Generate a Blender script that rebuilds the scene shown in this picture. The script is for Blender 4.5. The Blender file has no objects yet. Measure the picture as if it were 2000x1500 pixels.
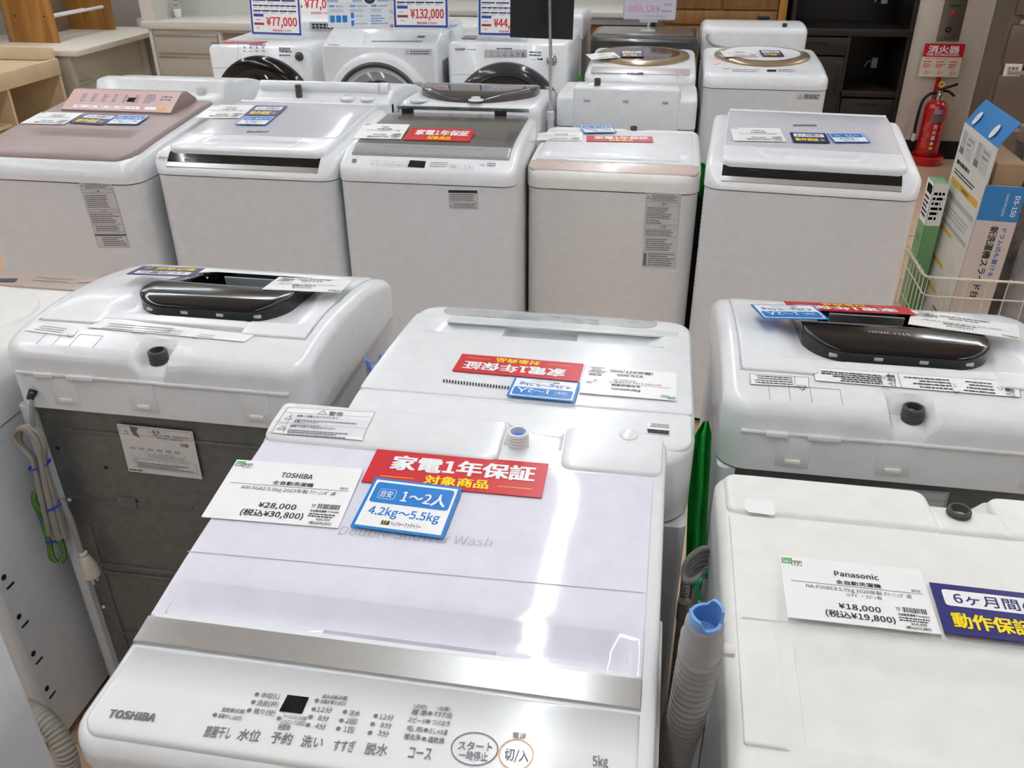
import bpy, bmesh, math, random
from mathutils import Vector, Matrix
random.seed(7)
SC = bpy.context.scene
COL = SC.collection
# ---------------------------------------------------------------- camera
CAMH, FPX = 1.6, 1690.0
_dx, _dy = 20.0, 2992.0
PITCH = math.atan2(FPX, math.hypot(_dx, _dy)); ROLL = math.atan2(_dx, _dy); YAW = math.radians(10)
def _store(v):
    c, s = math.cos(YAW), math.sin(YAW)
    return Vector((c*v[0]-s*v[1], s*v[0]+c*v[1], v[2]))
_R = Vector((1, 0, 0)); _U = Vector((0, math.sin(PITCH), math.cos(PITCH))); _F = Vector((0, math.cos(PITCH), -math.sin(PITCH)))
CR = _store(_R*math.cos(ROLL)-_U*math.sin(ROLL)); CU = _store(_U*math.cos(ROLL)+_R*math.sin(ROLL)); CF = _store(_F)
EYE = Vector((0, 0, CAMH))
cd = bpy.data.cameras.new('camera'); cam = bpy.data.objects.new('camera', cd); COL.objects.link(cam)
cd.sensor_width = 36; cd.lens = FPX/2000*36; cd.clip_start = .02; cd.clip_end = 60
mw = Matrix((CR, CU, -CF)).transposed().to_4x4(); mw.translation = EYE
cam.matrix_world = mw; SC.camera = cam
# ---------------------------------------------------------------- world, exposure
w = bpy.data.worlds.new('world'); SC.world = w; w.use_nodes = True
w.node_tree.nodes['Background'].inputs[0].default_value = (1, 1, 1, 1)
w.node_tree.nodes['Background'].inputs[1].default_value = .3
SC.view_settings.view_transform = 'Standard'; SC.view_settings.look = 'None'
SC.view_settings.exposure = 0.0; SC.view_settings.gamma = 1; SC.view_settings.use_curve_mapping = False
LAMP = 46.0          # radiance of the ceiling tubes
# ---------------------------------------------------------------- pixel -> place helpers (the photo's 2000x1500 frame)
def ray(px, py): return (CR*(px-1000)+CU*(750-py)+CF*FPX)
def at_z(px, py, z):
    d = ray(px, py); return EYE+d*((z-CAMH)/d.z)
def at_y(px, py, Y):
    d = ray(px, py); return EYE+d*(Y/d.y)
def at_x(px, py, X):
    d = ray(px, py); return EYE+d*(X/d.x)
# ---------------------------------------------------------------- materials
MATS = {}
def lin(c): return tuple((x/12.92 if x <= .04045 else ((x+.055)/1.055)**2.4) for x in c)
def M(name, rgb=None, rough=.4, metal=0, coat=0, var=.03, scale=30, bump=0, emit=0, alpha=1, trans=0, spec=.5):
    if name in MATS: return MATS[name]
    m = bpy.data.materials.new(name); m.use_nodes = True; nt = m.node_tree; b = nt.nodes['Principled BSDF']
    c = lin([x/255 for x in rgb])
    tc = nt.nodes.new('ShaderNodeTexCoord'); nz = nt.nodes.new('ShaderNodeTexNoise'); nz.inputs['Scale'].default_value = scale; nz.inputs['Detail'].default_value = 3
    nt.links.new(tc.outputs['Object'], nz.inputs['Vector'])
    rp = nt.nodes.new('ShaderNodeValToRGB'); nt.links.new(nz.outputs['Fac'], rp.inputs['Fac'])
    rp.color_ramp.elements[0].position = .3; rp.color_ramp.elements[1].position = .7
    rp.color_ramp.elements[0].color = tuple(max(0, x*(1-var)) for x in c)+(1,)
    rp.color_ramp.elements[1].color = tuple(min(1, x*(1+var)) for x in c)+(1,)
    nt.links.new(rp.outputs['Color'], b.inputs['Base Color'])
    b.inputs['Roughness'].default_value = rough; b.inputs['Metallic'].default_value = metal
    b.inputs['Coat Weight'].default_value = coat; b.inputs['Coat Roughness'].default_value = .05
    b.inputs['Specular IOR Level'].default_value = spec
    if alpha < 1: b.inputs['Alpha'].default_value = alpha
    if trans: b.inputs['Transmission Weight'].default_value = trans
    if emit:
        b.inputs['Emission Color'].default_value = (c[0], c[1], c[2], 1); b.inputs['Emission Strength'].default_value = emit
    if bump:
        bp = nt.nodes.new('ShaderNodeBump'); bp.inputs['Strength'].default_value = bump; bp.inputs['Distance'].default_value = .002
        nt.links.new(nz.outputs['Fac'], bp.inputs['Height']); nt.links.new(bp.outputs['Normal'], b.inputs['Normal'])
    MATS[name] = m; return m
def wood(name, c1, c2, sc=(1, 1, 12), rough=.45):
    m = bpy.data.materials.new(name); m.use_nodes = True; nt = m.node_tree; b = nt.nodes['Principled BSDF']
    tc = nt.nodes.new('ShaderNodeTexCoord'); mp = nt.nodes.new('ShaderNodeMapping'); mp.inputs['Scale'].default_value = sc
    nz = nt.nodes.new('ShaderNodeTexNoise'); nz.inputs['Scale'].default_value = 3; nz.inputs['Detail'].default_value = 6; nz.inputs['Distortion'].default_value = .8
    rp = nt.nodes.new('ShaderNodeValToRGB'); rp.color_ramp.elements[0].color = lin([x/255 for x in c1])+(1,); rp.color_ramp.elements[1].color = lin([x/255 for x in c2])+(1,)
    rp.color_ramp.elements[0].position = .35; rp.color_ramp.elements[1].position = .68
    nt.links.new(tc.outputs['Object'], mp.inputs[0]); nt.links.new(mp.outputs[0], nz.inputs['Vector']); nt.links.new(nz.outputs['Fac'], rp.inputs['Fac'])
    nt.links.new(rp.outputs[0], b.inputs['Base Color']); b.inputs['Roughness'].default_value = rough
    return m
WHITE = M('white_plastic', (232, 234, 236), .22, coat=.15)
WARMW = M('warm_white_plastic', (236, 236, 231), .35)
STEEL = M('white_painted_steel', (221, 224, 227), .32)
STEELW = M('warm_painted_steel', (224, 223, 221), .32)
LAV = M('gloss_white_lid', (231, 231, 242), .06, coat=.6)
GREYLID = M('pale_grey_lid', (214, 214, 222), .12, coat=.5)
PINK = M('rose_brown_plastic', (154, 135, 131), .35)
PINKL = M('rose_console', (206, 172, 168), .35)
BEIGE = M('champagne_panel', (206, 188, 178), .25, coat=.3)
GOLD = M('gold_trim', (168, 148, 120), .25, metal=.55)
SMOKE = M('smoked_lid', (74, 70, 68), .1, coat=.5)
TAUPE = M('taupe_grey_lid', (105, 101, 97), .18, coat=.4)
SILVER = M('silver_trim', (190, 190, 188), .3, metal=.75, scale=200)
SILVERP = M('silver_film', (196, 197, 198), .28, metal=.2)
GALV = M('galvanised_steel', (120, 122, 121), .42, metal=.6, var=.12, scale=60)
BLACK = M('black_gloss', (8, 8, 9), .12, coat=.15)
BLACKM = M('black_matte', (20, 20, 22), .6)
DKGREY = M('dark_grey_plastic', (70, 70, 66), .5)
HOSEG = M('grey_hose', (150, 150, 148), .5)
HOSEB = M('beige_hose', (176, 172, 160), .55)
CORD = M('grey_cord', (156, 151, 142), .5)
BLUEC = M('blue_hose_cap', (118, 168, 226), .4)
GREENV = M('green_vinyl', (62, 196, 92), .25, coat=.3)
PAPER = M('card_white', (246, 246, 246), .35, coat=.25, var=.01)
RED = M('print_red', (205, 22, 38), .35, coat=.4, var=.01)
BLUE = M('print_blue', (0, 124, 208), .35, coat=.4, var=.01)
NAVY = M('print_navy', (26, 28, 112), .35, coat=.4, var=.01)
YEL = M('print_yellow', (255, 224, 0), .35, var=.01)
GREENP = M('print_green', (60, 168, 60), .35, var=.01)
INK = M('print_black', (26, 26, 30), .5, var=.01)
INKG = M('print_grey', (112, 114, 122), .5, var=.01)
INKL = M('print_light_grey', (176, 178, 184), .5, var=.01)
ORANGE = M('print_orange', (236, 180, 130), .5, var=.01)
LBLUE = M('print_light_blue', (96, 160, 214), .5, var=.01)
REDP = M('print_price_red', (214, 40, 48), .5, var=.01)
FRAMEB = M('print_frame_blue', (42, 74, 160), .4, var=.01)
CLEAR = M('clear_acrylic', (240, 244, 246), .08, alpha=.35)
CHROME = M('chrome_pole', (200, 200, 202), .15, metal=1)
REDE = M('extinguisher_red', (196, 22, 26), .25, coat=.5)
# ---------------------------------------------------------------- mesh helpers
class MB:
    def __init__(s): s.v = []; s.f = []; s.m = []
    def add(s, verts, faces, mi=0):
        o = len(s.v); s.v += [tuple(p) for p in verts]
        for f in faces: s.f.append(tuple(i+o for i in f)); s.m.append(mi)
        return s
    def box(s, x0, x1, y0, y1, z0, z1, mi=0, bev=0, seg=2, mat=None):
        bm = bmesh.new(); bmesh.ops.create_cube(bm, size=1)
        for v in bm.verts: v.co = Vector(((x0+x1)/2+v.co.x*(x1-x0), (y0+y1)/2+v.co.y*(y1-y0), (z0+z1)/2+v.co.z*(z1-z0)))
        if bev:
            bev = min(bev, .49*min(abs(x1-x0), abs(y1-y0), abs(z1-z0)))
            bmesh.ops.bevel(bm, geom=bm.edges[:], offset=bev, segments=seg, affect='EDGES', profile=.5)
        if mat: bm.transform(mat)
        bm.verts.index_update()
        s.add([v.co.copy() for v in bm.verts], [[v.index for v in f.verts] for f in bm.faces], mi); bm.free(); return s
    def loft(s, rings, mi=0, cap0=True, cap1=True, closed=True):
        o = len(s.v); n = len(rings[0])
        for r in rings: s.v += [tuple(p) for p in r]
        for k in range(len(rings)-1):
            for i in range(n if closed else n-1):
                j = (i+1) % n
                s.f.append((o+k*n+i, o+k*n+j, o+(k+1)*n+j, o+(k+1)*n+i)); s.m.append(mi)
        if cap0: s.f.append(tuple(o+i for i in reversed(range(n)))); s.m.append(mi)
        if cap1: s.f.append(tuple(o+(len(rings)-1)*n+i for i in range(n))); s.m.append(mi)
        return s
    def lathe(s, prof, n=28, mi=0, mat=None, cap0=True, cap1=True):
        rings = []
        for r, z in prof:
            rr = [Vector((r*math.cos(2*math.pi*i/n), r*math.sin(2*math.pi*i/n), z)) for i in range(n)]
            rings.append([mat @ p for p in rr] if mat else rr)
        return s.loft(rings, mi, cap0, cap1)
    def tube(s, pts, rad, n=10, mi=0, cap=True):
        pts = [Vector(p) for p in pts]; rings = []
        t0 = (pts[1]-pts[0]).normalized(); nx = t0.cross(Vector((.31, .77, .55))).normalized()
        for i, p in enumerate(pts):
            t = (pts[min(i+1, len(pts)-1)]-pts[max(i-1, 0)]).normalized()
            nx = (nx-t*nx.dot(t)).normalized(); ny = t.cross(nx)
            r = rad(i) if callable(rad) else rad
            rings.append([p+nx*(r*math.cos(2*math.pi*k/n))+ny*(r*math.sin(2*math.pi*k/n)) for k in range(n)])
        return s.loft(rings, mi, cap, cap)
    def prism(s, poly, d, mi=0):      # poly: 3-D loop, d: extrusion vector
        d = Vector(d); return s.loft([[Vector(p) for p in poly], [Vector(p)+d for p in poly]], mi)
    def build(s, name, mats, parent=None, smooth=40, world=False, solid_normals=True):
        me = bpy.data.meshes.new(name)
        vs = s.v
        if world and parent is not None:
            inv = wmat(parent).inverted(); vs = [tuple(inv @ Vector(p)) for p in vs]
        me.from_pydata(vs, [], s.f)
        if not isinstance(mats, (list, tuple)): mats = [mats]
        for m in mats: me.materials.append(m)
        me.polygons.foreach_set('material_index', s.m)
        if solid_normals:
            bm = bmesh.new(); bm.from_mesh(me); bmesh.ops.recalc_face_normals(bm, faces=bm.faces[:]); bm.to_mesh(me); bm.free()
        if smooth:
            me.polygons.foreach_set('use_smooth', [True]*len(me.polygons)); me.set_sharp_from_angle(angle=math.radians(smooth))
        me.update()
        o = bpy.data.objects.new(name, me); COL.objects.link(o)
        if parent is not None: o.parent = parent
        return o
def wmat(o):
    m = Matrix.LocRotScale(o.location, o.rotation_euler, o.scale)
    return (wmat(o.parent) @ m) if o.parent else m
def spline(pts, n=8):
    pts = [Vector(p) for p in pts]; out = []
    P = [pts[0]*2-pts[1]]+pts+[pts[-1]*2-pts[-2]]
    for i in range(1, len(P)-2):
        a, b, c, d = P[i-1], P[i], P[i+1], P[i+2]
        for k in range(n):
            t = k/n
            out.append(.5*((2*b)+(c-a)*t+(2*a-5*b+4*c-d)*t*t+(3*b-a-3*c+d)*t**3))
    out.append(pts[-1]); return out
def tag(o, label=None, cat=None, group=None, kind=None):
    if label: o['label'] = label
    if cat: o['category'] = cat
    if group: o['group'] = group
    if kind: o['kind'] = kind
    return o
def thing(name, loc, rot=0, label=None, cat=None, group=None):
    o = bpy.data.objects.new(name, None); COL.objects.link(o); o.empty_display_size = .05
    o.location = loc; o.rotation_euler = (0, 0, math.radians(rot)); return tag(o, label, cat, group)
def struct(name, mb, mats): return tag(mb.build(name, mats, smooth=0), kind='structure')
def rr_ring(x0, x1, y0, y1, r, z, n=6):
    pts = []
    for cx, cy, a0 in ((x1-r, y1-r, 0), (x0+r, y1-r, 90), (x0+r, y0+r, 180), (x1-r, y0+r, 270)):
        for k in range(n+1):
            a = math.radians(a0+90*k/n); pts.append(Vector((cx+r*math.cos(a), cy+r*math.sin(a), z)))
    return pts
def uniq(vals, eps=2e-4):
    out = []
    for v in sorted(vals):
        if not out or v-out[-1] > eps: out.append(v)
    return out
def interp(pts):
    xs = [p[0] for p in pts]; zs = [p[1] for p in pts]; n = len(xs)
    # monotone-ish cubic through the points
    m = []
    for i in range(n):
        if i == 0: m.append((zs[1]-zs[0])/(xs[1]-xs[0]))
        elif i == n-1: m.append((zs[-1]-zs[-2])/(xs[-1]-xs[-2]))
        else:
            a = (zs[i]-zs[i-1])/(xs[i]-xs[i-1]); b = (zs[i+1]-zs[i])/(xs[i+1]-xs[i])
            m.append(0 if a*b <= 0 else 2*a*b/(a+b))
    def f(y):
        if y <= xs[0]: return zs[0]
        if y >= xs[-1]: return zs[-1]
        for i in range(n-1):
            if y <= xs[i+1]:
                h = xs[i+1]-xs[i]; t = (y-xs[i])/h
                return (2*t**3-3*t*t+1)*zs[i]+(t**3-2*t*t+t)*h*m[i]+(-2*t**3+3*t*t)*zs[i+1]+(t**3-t*t)*h*m[i+1]
    return f
def pocket(x0, x1, y0, y1, d, wx=.004, wy0=.004, wy1=.004):   # a recess; returns (g, gx, gy)
    def g(x, y):
        if x <= x0 or x >= x1 or y <= y0 or y >= y1: return 0
        return -d*min(1, (x-x0)/wx, (x1-x)/wx, (y-y0)/wy0, (y1-y)/wy1)
    return g, [x0, x0+wx, x1-wx, x1], [y0, y0+wy0, y1-wy1, y1]
def cap(mb, f, x0, x1, y0, y1, rc=.03, bev=.01, zbot=None, thick=None, lift=0, pk=(), mi=0, nx=8, ny=10, rcb=None):
    """Top surface z=f(y)+lift over a rounded rectangle, edges rounded by bev, skirt down to zbot (or thick below)."""
    W, D, xc = x1-x0, y1-y0, (x0+x1)/2
    rcb = rc if rcb is None else rcb
    eb = [bev*(1-math.cos(a*math.pi/10)) for a in range(6)] if bev > 0 else [0]
    def ec(r): return [r*(1-math.cos(a*math.pi/12)) for a in range(7)] if r > 0 else [0]
    ys = [y0+e for e in eb+ec(rc)]+[y1-e for e in eb+ec(rcb)]+[y0+D*i/ny for i in range(ny+1)]
    ss = [-1+2*e/W for e in eb]+[1-2*e/W for e in eb]+[-1+2*i/nx for i in range(nx+1)]
    for p in pk:
        ys += [y for y in p[2] if y0 < y < y1]; ss += [2*(x-xc)/W for x in p[1] if x0 < x < x1]
    ys = uniq(ys); ss = uniq(ss)
    if bev > 0: pass
    grid = []
    for y in ys:
        r = rc if y < (y0+y1)/2 else rcb
        dd = min(y-y0, y1-y); ins = 0
        if dd < r: ins = r-math.sqrt(max(0, r*r-(r-dd)**2))
        hw = W/2-ins; row = []
        for s in ss:
            x = s*hw
            qx, qy = abs(x)-(W/2-r), r-dd
            d = r-math.hypot(max(qx, 0), max(qy, 0)) if (qx > 0 or qy > 0) else min(-qx, -qy)+r
            if r <= 0: d = min(W/2-abs(x), dd)
            d = max(0, d); drop = 0
            if d < bev: drop = bev-math.sqrt(max(0, bev*bev-(bev-d)**2))
            z = f(y)+lift-drop
            for p in pk: z += p[0](x+xc, y)
            row.append((x+xc, y, z))
        grid.append(row)
    o = len(mb.v); nX, nY = len(ss), len(ys)
    for r in grid: mb.v += r
    for j in range(nY-1):
        for i in range(nX-1):
            a = o+j*nX+i; mb.f.append((a, a+1, a+nX+1, a+nX)); mb.m.append(mi)
    loop = [o+i for i in range(nX)]+[o+j*nX+nX-1 for j in range(1, nY)]+[o+(nY-1)*nX+i for i in range(nX-2, -1, -1)]+[o+j*nX for j in range(nY-2, 0, -1)]
    b = len(mb.v)
    for k in loop:
        x, y, z = mb.v[k]
        mb.v.append((x, y, (zbot(y) if callable(zbot) else zbot) if zbot is not None else z-thick))
    n = len(loop)
    for k in range(n):
        mb.f.append((loop[k], b+k, b+(k+1) % n, loop[(k+1) % n])); mb.m.append(mi)
    if not pk: mb.f.append(tuple(b+k for k in range(n))); mb.m.append(mi)
    return mb
# ---------------------------------------------------------------- text and flat prints
_TX = {}; FONTS = {}
for _k, _f in (('cjk', 'Noto Sans CJK Regular.woff2'),):   # faces that ship inside Blender
    try: FONTS[_k] = bpy.data.fonts.load(bpy.utils.resource_path('LOCAL')+'/datafiles/fonts/'+_f)
    except Exception: pass
def text2d(s, bold=0, shear=0, res=2, font='cjk'):
    fat, bold = max(0, bold)*.9, min(0, bold)
    k = (s, fat, shear, res, font)
    if k in _TX: return _TX[k]
    c = bpy.data.curves.new('t', 'FONT'); c.body = s; c.resolution_u = res; c.offset = bold
    if font in FONTS: c.font = FONTS[font]; c.shear = shear; c.fill_mode = 'FRONT'
    o = bpy.data.objects.new('t', c); COL.objects.link(o)
    dg = bpy.context.evaluated_depsgraph_get(); dg.update()
    me = bpy.data.meshes.new_from_object(o.evaluated_get(dg))
    v = [(p.co.x, p.co.y, 0) for p in me.vertices]; f = [tuple(p.vertices) for p in me.polygons]
    bpy.data.objects.remove(o); bpy.data.curves.remove(c); bpy.data.meshes.remove(me)
    if fat > .005:
        fat *= max(q[1] for q in v)/.72
        n = len(v); sh = ((-fat, -fat*.6), (fat, -fat*.6), (-fat, fat*.6), (fat, fat*.6)); v0, f0 = v, f
        v = [(x+a, y+b, q) for q, (a, b) in enumerate(sh) for x, y, _ in v0]; f = [tuple(i+n*q for i in g) for q in range(4) for g in f0]
    x0 = min(p[0] for p in v); x1 = max(p[0] for p in v); y1 = max(p[1] for p in v)
    _TX[k] = (v, f, x0, x1, y1); return _TX[k]
class Plane:
    def __init__(s, P, N): s.P = Vector(P); s.N = Vector(N).normalized()
    def hit(s, px, py):
        d = ray(px, py); return EYE+d*((s.P-EYE).dot(s.N)/d.dot(s.N))
    def normal(s, P): return s.N
    def proj(s, P): return P-s.N*((P-s.P).dot(s.N))
class Top:                              # the curved top of a machine: local z = f(local y) + lift
    def __init__(s, root, f, lift=0):
        s.M = wmat(root); s.I = s.M.inverted(); s.f = f; s.lift = lift
    def hit(s, px, py):
        d = ray(px, py); a = (1.15-CAMH)/d.z; b = (.55-CAMH)/d.z
        for _ in range(46):
            t = (a+b)/2; L = s.I @ (EYE+d*t)
            if L.z > s.f(L.y)+s.lift: a = t
            else: b = t
        return EYE+d*t
    def normal(s, P):
        L = s.I @ P; g = (s.f(L.y+.002)-s.f(L.y-.002))/.004
        return (s.M.to_3x3() @ Vector((0, -g, 1))).normalized()
    def proj(s, P):
        L = s.I @ P; return s.M @ Vector((L.x, L.y, s.f(L.y)+s.lift))
class Print:
    """Collects flat printed shapes lying on a surface into one mesh."""
    def __init__(s, surf, eps=.0005): s.surf = surf; s.mb = MB(); s.mats = []; s.eps = eps; s.k = 0
    def mi(s, m):
        if m not in s.mats: s.mats.append(m)
        return s.mats.index(m)
    def shape(s, P0, U, V, verts, faces, m, lay=0):
        out = []
        for p in verts:
            P = s.surf.proj(P0+U*p[0]+V*p[1]); out.append(P+s.surf.normal(P)*(s.eps+lay*.0003+(p[2]*.00005 if len(p) > 2 else 0)))
        s.mb.add(out, faces, s.mi(m))
    def frame(s, p0, p1):
        A = s.surf.hit(*p0); B = s.surf.hit(*p1); N = s.surf.normal(A); U = (B-A); L = U.length; U = U/L; V = N.cross(U).normalized()
        return A, U, V, L
    def text(s, t, p0, p1, m=INK, h=None, bold=.012, shear=0, lay=1, res=2):
        A, U, V, L = s.frame(p0, p1); v, f, x0, x1, y1 = text2d(t, bold, shear, res); k = L/(x1-x0); kh = (h/y1) if h else k
        s.shape(A, U, V, [((x-x0)*k, y*kh, q) for x, y, q in v], f, m, lay)
    def quad(s, pts, m, lay=0):
        P = [s.surf.hit(*p) for p in pts]; out = []
        for p in P: out.append(p+s.surf.normal(p)*(s.eps+lay*.0003))
        s.mb.add(out, [tuple(range(len(P)))], s.mi(m))
    def line(s, p0, p1, w, m=INK, lay=1):
        A, U, V, L = s.frame(p0, p1); n = 6
        vs = []; fs = []
        for i in range(n+1): vs += [(L*i/n, -w/2), (L*i/n, w/2)]
        for i in range(n): fs.append((2*i, 2*i+2, 2*i+3, 2*i+1))
        s.shape(A, U, V, vs, fs, m, lay)
    def disc(s, c, r, m, lay=1, ry=None, ring=0, n=24, udir=None):
        A, U, V, L = s.frame(c, (c[0]+6, c[1]+.6)); ry = ry or r
        o = [(r*math.cos(2*math.pi*i/n), ry*math.sin(2*math.pi*i/n)) for i in range(n)]
        if ring:
            vs = o+[(x*(r-ring)/r, y*(ry-ring)/ry) for x, y in o]; fs = [(i, (i+1) % n, n+(i+1) % n, n+i) for i in range(n)]
        else: vs = o; fs = [tuple(range(n))]
        s.shape(A, U, V, vs, fs, m, lay)
    def bars(s, p0, p1, rows, down, m=INKG, h=.0025, fill=.75, lay=1):   # rows of tiny unreadable print
        A, U, V, L = s.frame(p0, p1); B = s.surf.hit(*down); dv = (B-A).dot(V)
        for r in range(rows):
            y = dv*(r+.5)/rows; x = 0; end = L*random.uniform(fill, 1)
            while x < end:
                l = random.uniform(.5, 2.2)*h*1.6; l = min(l, end-x)
                s.shape(A, U, V, [(x, y-h/2), (x+l, y-h/2), (x+l, y+h/2), (x, y+h/2)], [(0, 1, 2, 3)], m, lay); x += l+h*.35
    def build(s, name, parent, label=None):
        o = s.mb.build(name, s.mats, parent, smooth=0, world=True, solid_normals=False)
        if label: o['label'] = label
        return o
class Card:
    """A flat card/label with prints in its own metre coordinates (x right, y up from bottom-left)."""
    def __init__(s, P0, U, V, w, h, base=PAPER, t=.001):
        s.P0, s.U, s.V = Vector(P0), Vector(U).normalized(), Vector(V).normalized(); s.N = s.U.cross(s.V).normalized()
        s.w, s.h = w, h; s.mb = MB(); s.mats = [base]
        s.mb.loft([[s.pt(x, y, z) for x, y in ((0, 0), (w, 0), (w, h), (0, h))] for z in (0, t)]); s.t = t
    def pt(s, x, y, z=0): return s.P0+s.U*x+s.V*y+s.N*z
    def mi(s, m):
        if m not in s.mats: s.mats.append(m)
        return s.mats.index(m)
    def poly(s, pts, m, lay=1): s.mb.add([s.pt(x, y, s.t+.00025*lay) for x, y in pts], [tuple(range(len(pts)))], s.mi(m))
    def rect(s, x, y, w, h, m, lay=1, r=0):
        if r:
            p = []
            for cx, cy, a0 in ((x+w-r, y+h-r, 0), (x+r, y+h-r, 90), (x+r, y+r, 180), (x+w-r, y+r, 270)):
                p += [(cx+r*math.cos(math.radians(a0+22.5*k)), cy+r*math.sin(math.radians(a0+22.5*k))) for k in range(5)]
            s.poly(p, m, lay)
        else: s.poly([(x, y), (x+w, y), (x+w, y+h), (x, y+h)], m, lay)
    def box(s, x, y, w, h, m, t=.0006, lay=1):
        for a in ((x, y, w, t), (x, y+h-t, w, t), (x, y, t, h), (x+w-t, y, t, h)): s.rect(*a, m, lay)
    def disc(s, x, y, r, m, lay=1, ry=None, n=20): s.poly([(x+r*math.cos(2*math.pi*i/n), y+(ry or r)*math.sin(2*math.pi*i/n)) for i in range(n)], m, lay)
    def tri(s, x, y, a, m, lay=1): # warning triangle outline with a mark
        for k, q in enumerate((m, s.mats[0])):
            b = a*(1-.28*k); s.poly([(x-b/2, y-b*.3), (x+b/2, y-b*.3), (x, y+b*.55)], q, lay+k)
        s.rect(x-a*.04, y-a*.12, a*.08, a*.3, m, lay+2)
    def text(s, t, x, y, w=None, h=None, m=INK, bold=.012, shear=0, lay=2, al='l', res=2, font='cjk'):
        v, f, x0, x1, y1 = text2d(t, bold, shear, res, font)
        k = (w/(x1-x0)) if w else h/y1; kh = (h/y1) if h else k
        o = x-(0 if al == 'l' else (x1-x0)*k/2 if al == 'c' else (x1-x0)*k)
        s.mb.add([s.pt(o+(a-x0)*k, y+b*kh, s.t+.00025*lay+q*.00005) for a, b, q in v], f, s.mi(m))
    def bars(s, x, y, w, h, rows, m=INKG, fill=.6, lay=1):
        p = h/rows; t = p*.55
        for r in range(rows):
            yy = y+h-(r+.8)*p; xx = x; end = x+w*random.uniform(fill, 1)
            while xx < end-1e-5:
                l = min(random.uniform(.6, 2.6)*t, end-xx); s.rect(xx, yy, l, t, m, lay); xx += l+t*.35
    def build(s, name, parent=None, label=None, cat=None, group=None):
        c = s.pt(s.w/2, s.h/2)
        if parent is None:
            s.mb.v = [tuple(Vector(p)-c) for p in s.mb.v]
            o = s.mb.build(name, s.mats, None, smooth=0, solid_normals=False); o.location = c
        else: o = s.mb.build(name, s.mats, parent, smooth=0, world=True, solid_normals=False)
        return tag(o, label, cat, group)
def on(surf, bl, br, tl=None, w=None, h=None, lift=.0015, **kw):
    A = surf.hit(*bl); B = surf.hit(*br); N = surf.normal((A+B)/2); U = (B-A); w = w or U.length; U.normalize(); U = (U-N*U.dot(N)).normalized(); V = N.cross(U)
    if h is None: h = (surf.hit(*tl)-A).dot(V)
    return Card(A+N*lift, U, V, w, h, **kw)
# ================================================================ the room
XL, XR, YB, YF, ZC = -5.0, 4.6, 7.1, -3.6, 2.7
fl = bpy.data.materials.new('floor_tiles'); fl.use_nodes = True; _nt = fl.node_tree; _b = _nt.nodes['Principled BSDF']
_tc = _nt.nodes.new('ShaderNodeTexCoord'); _br = _nt.nodes.new('ShaderNodeTexBrick'); _nz = _nt.nodes.new('ShaderNodeTexNoise')
_br.inputs['Scale'].default_value = 1.1; _br.inputs['Mortar Size'].default_value = .001; _br.inputs['Color1'].default_value = lin((.82, .69, .575))+(1,)
_br.inputs['Color2'].default_value = lin((.805, .675, .56))+(1,); _br.inputs['Mortar'].default_value = lin((.72, .59, .48))+(1,)
_nt.links.new(_tc.outputs['Object'], _br.inputs['Vector']); _nt.links.new(_br.outputs['Color'], _b.inputs['Base Color']); _b.inputs['Roughness'].default_value = .35
WALL = M('wall_paint', (188, 182, 172), .8, var=.02, scale=8); CEIL = M('ceiling_board', (232, 232, 230), .9, var=.02, scale=20)
struct('floor', MB().box(XL, XR, YF, YB, -.05, 0), fl)
struct('ceiling', MB().box(XL, XR, YF, YB, ZC, ZC+.05), CEIL)
struct('wall_back', MB().box(XL, XR, YB, YB+.1, 0, ZC), WALL)
struct('wall_front', MB().box(XL, XR, YF-.1, YF, 0, ZC), WALL)
struct('wall_left', MB().box(XL-.1, XL, YF, YB, 0, ZC), WALL)
struct('wall_right', MB().box(XR, XR+.1, YF, YB, 0, ZC), WALL)
# ceiling tubes: lines running away from the camera, as their reflections show
TUBE = M('lit_tube', (243, 249, 255), .4, var=0, emit=LAMP); LHOUS = M('lamp_housing', (235, 235, 235), .4)
def lamp(x, y):
    t = thing('ceiling_light', (x, y, ZC), 0, 'white ceiling batten with a lit tube, in a line overhead', 'ceiling light', 'ceiling tube lights')
    return t
_l0 = lamp(-.28, 1.77)
_h = MB().box(-.045, .045, -.6, .6, -.03, -.001, bev=.004).box(-.031, -.025, -.6, .6, -.052, -.029).box(.025, .031, -.6, .6, -.052, -.029).build('housing', LHOUS, _l0)
_t = MB().box(-.0245, .0245, -.585, .585, -.045, -.032).build('lit_strip', TUBE, _l0)
for lx in (-4.0, -2.6, -.28, 2.05, 3.9):
    for k in range(7):
        y = 1.77+1.24*(k-2)
        if lx == -.28 and k == 2: continue
        c = _l0.copy(); COL.objects.link(c); c.location = (lx, y, ZC)
        for ch in (_h, _t):
            d = ch.copy(); COL.objects.link(d); d.parent = c
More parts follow.
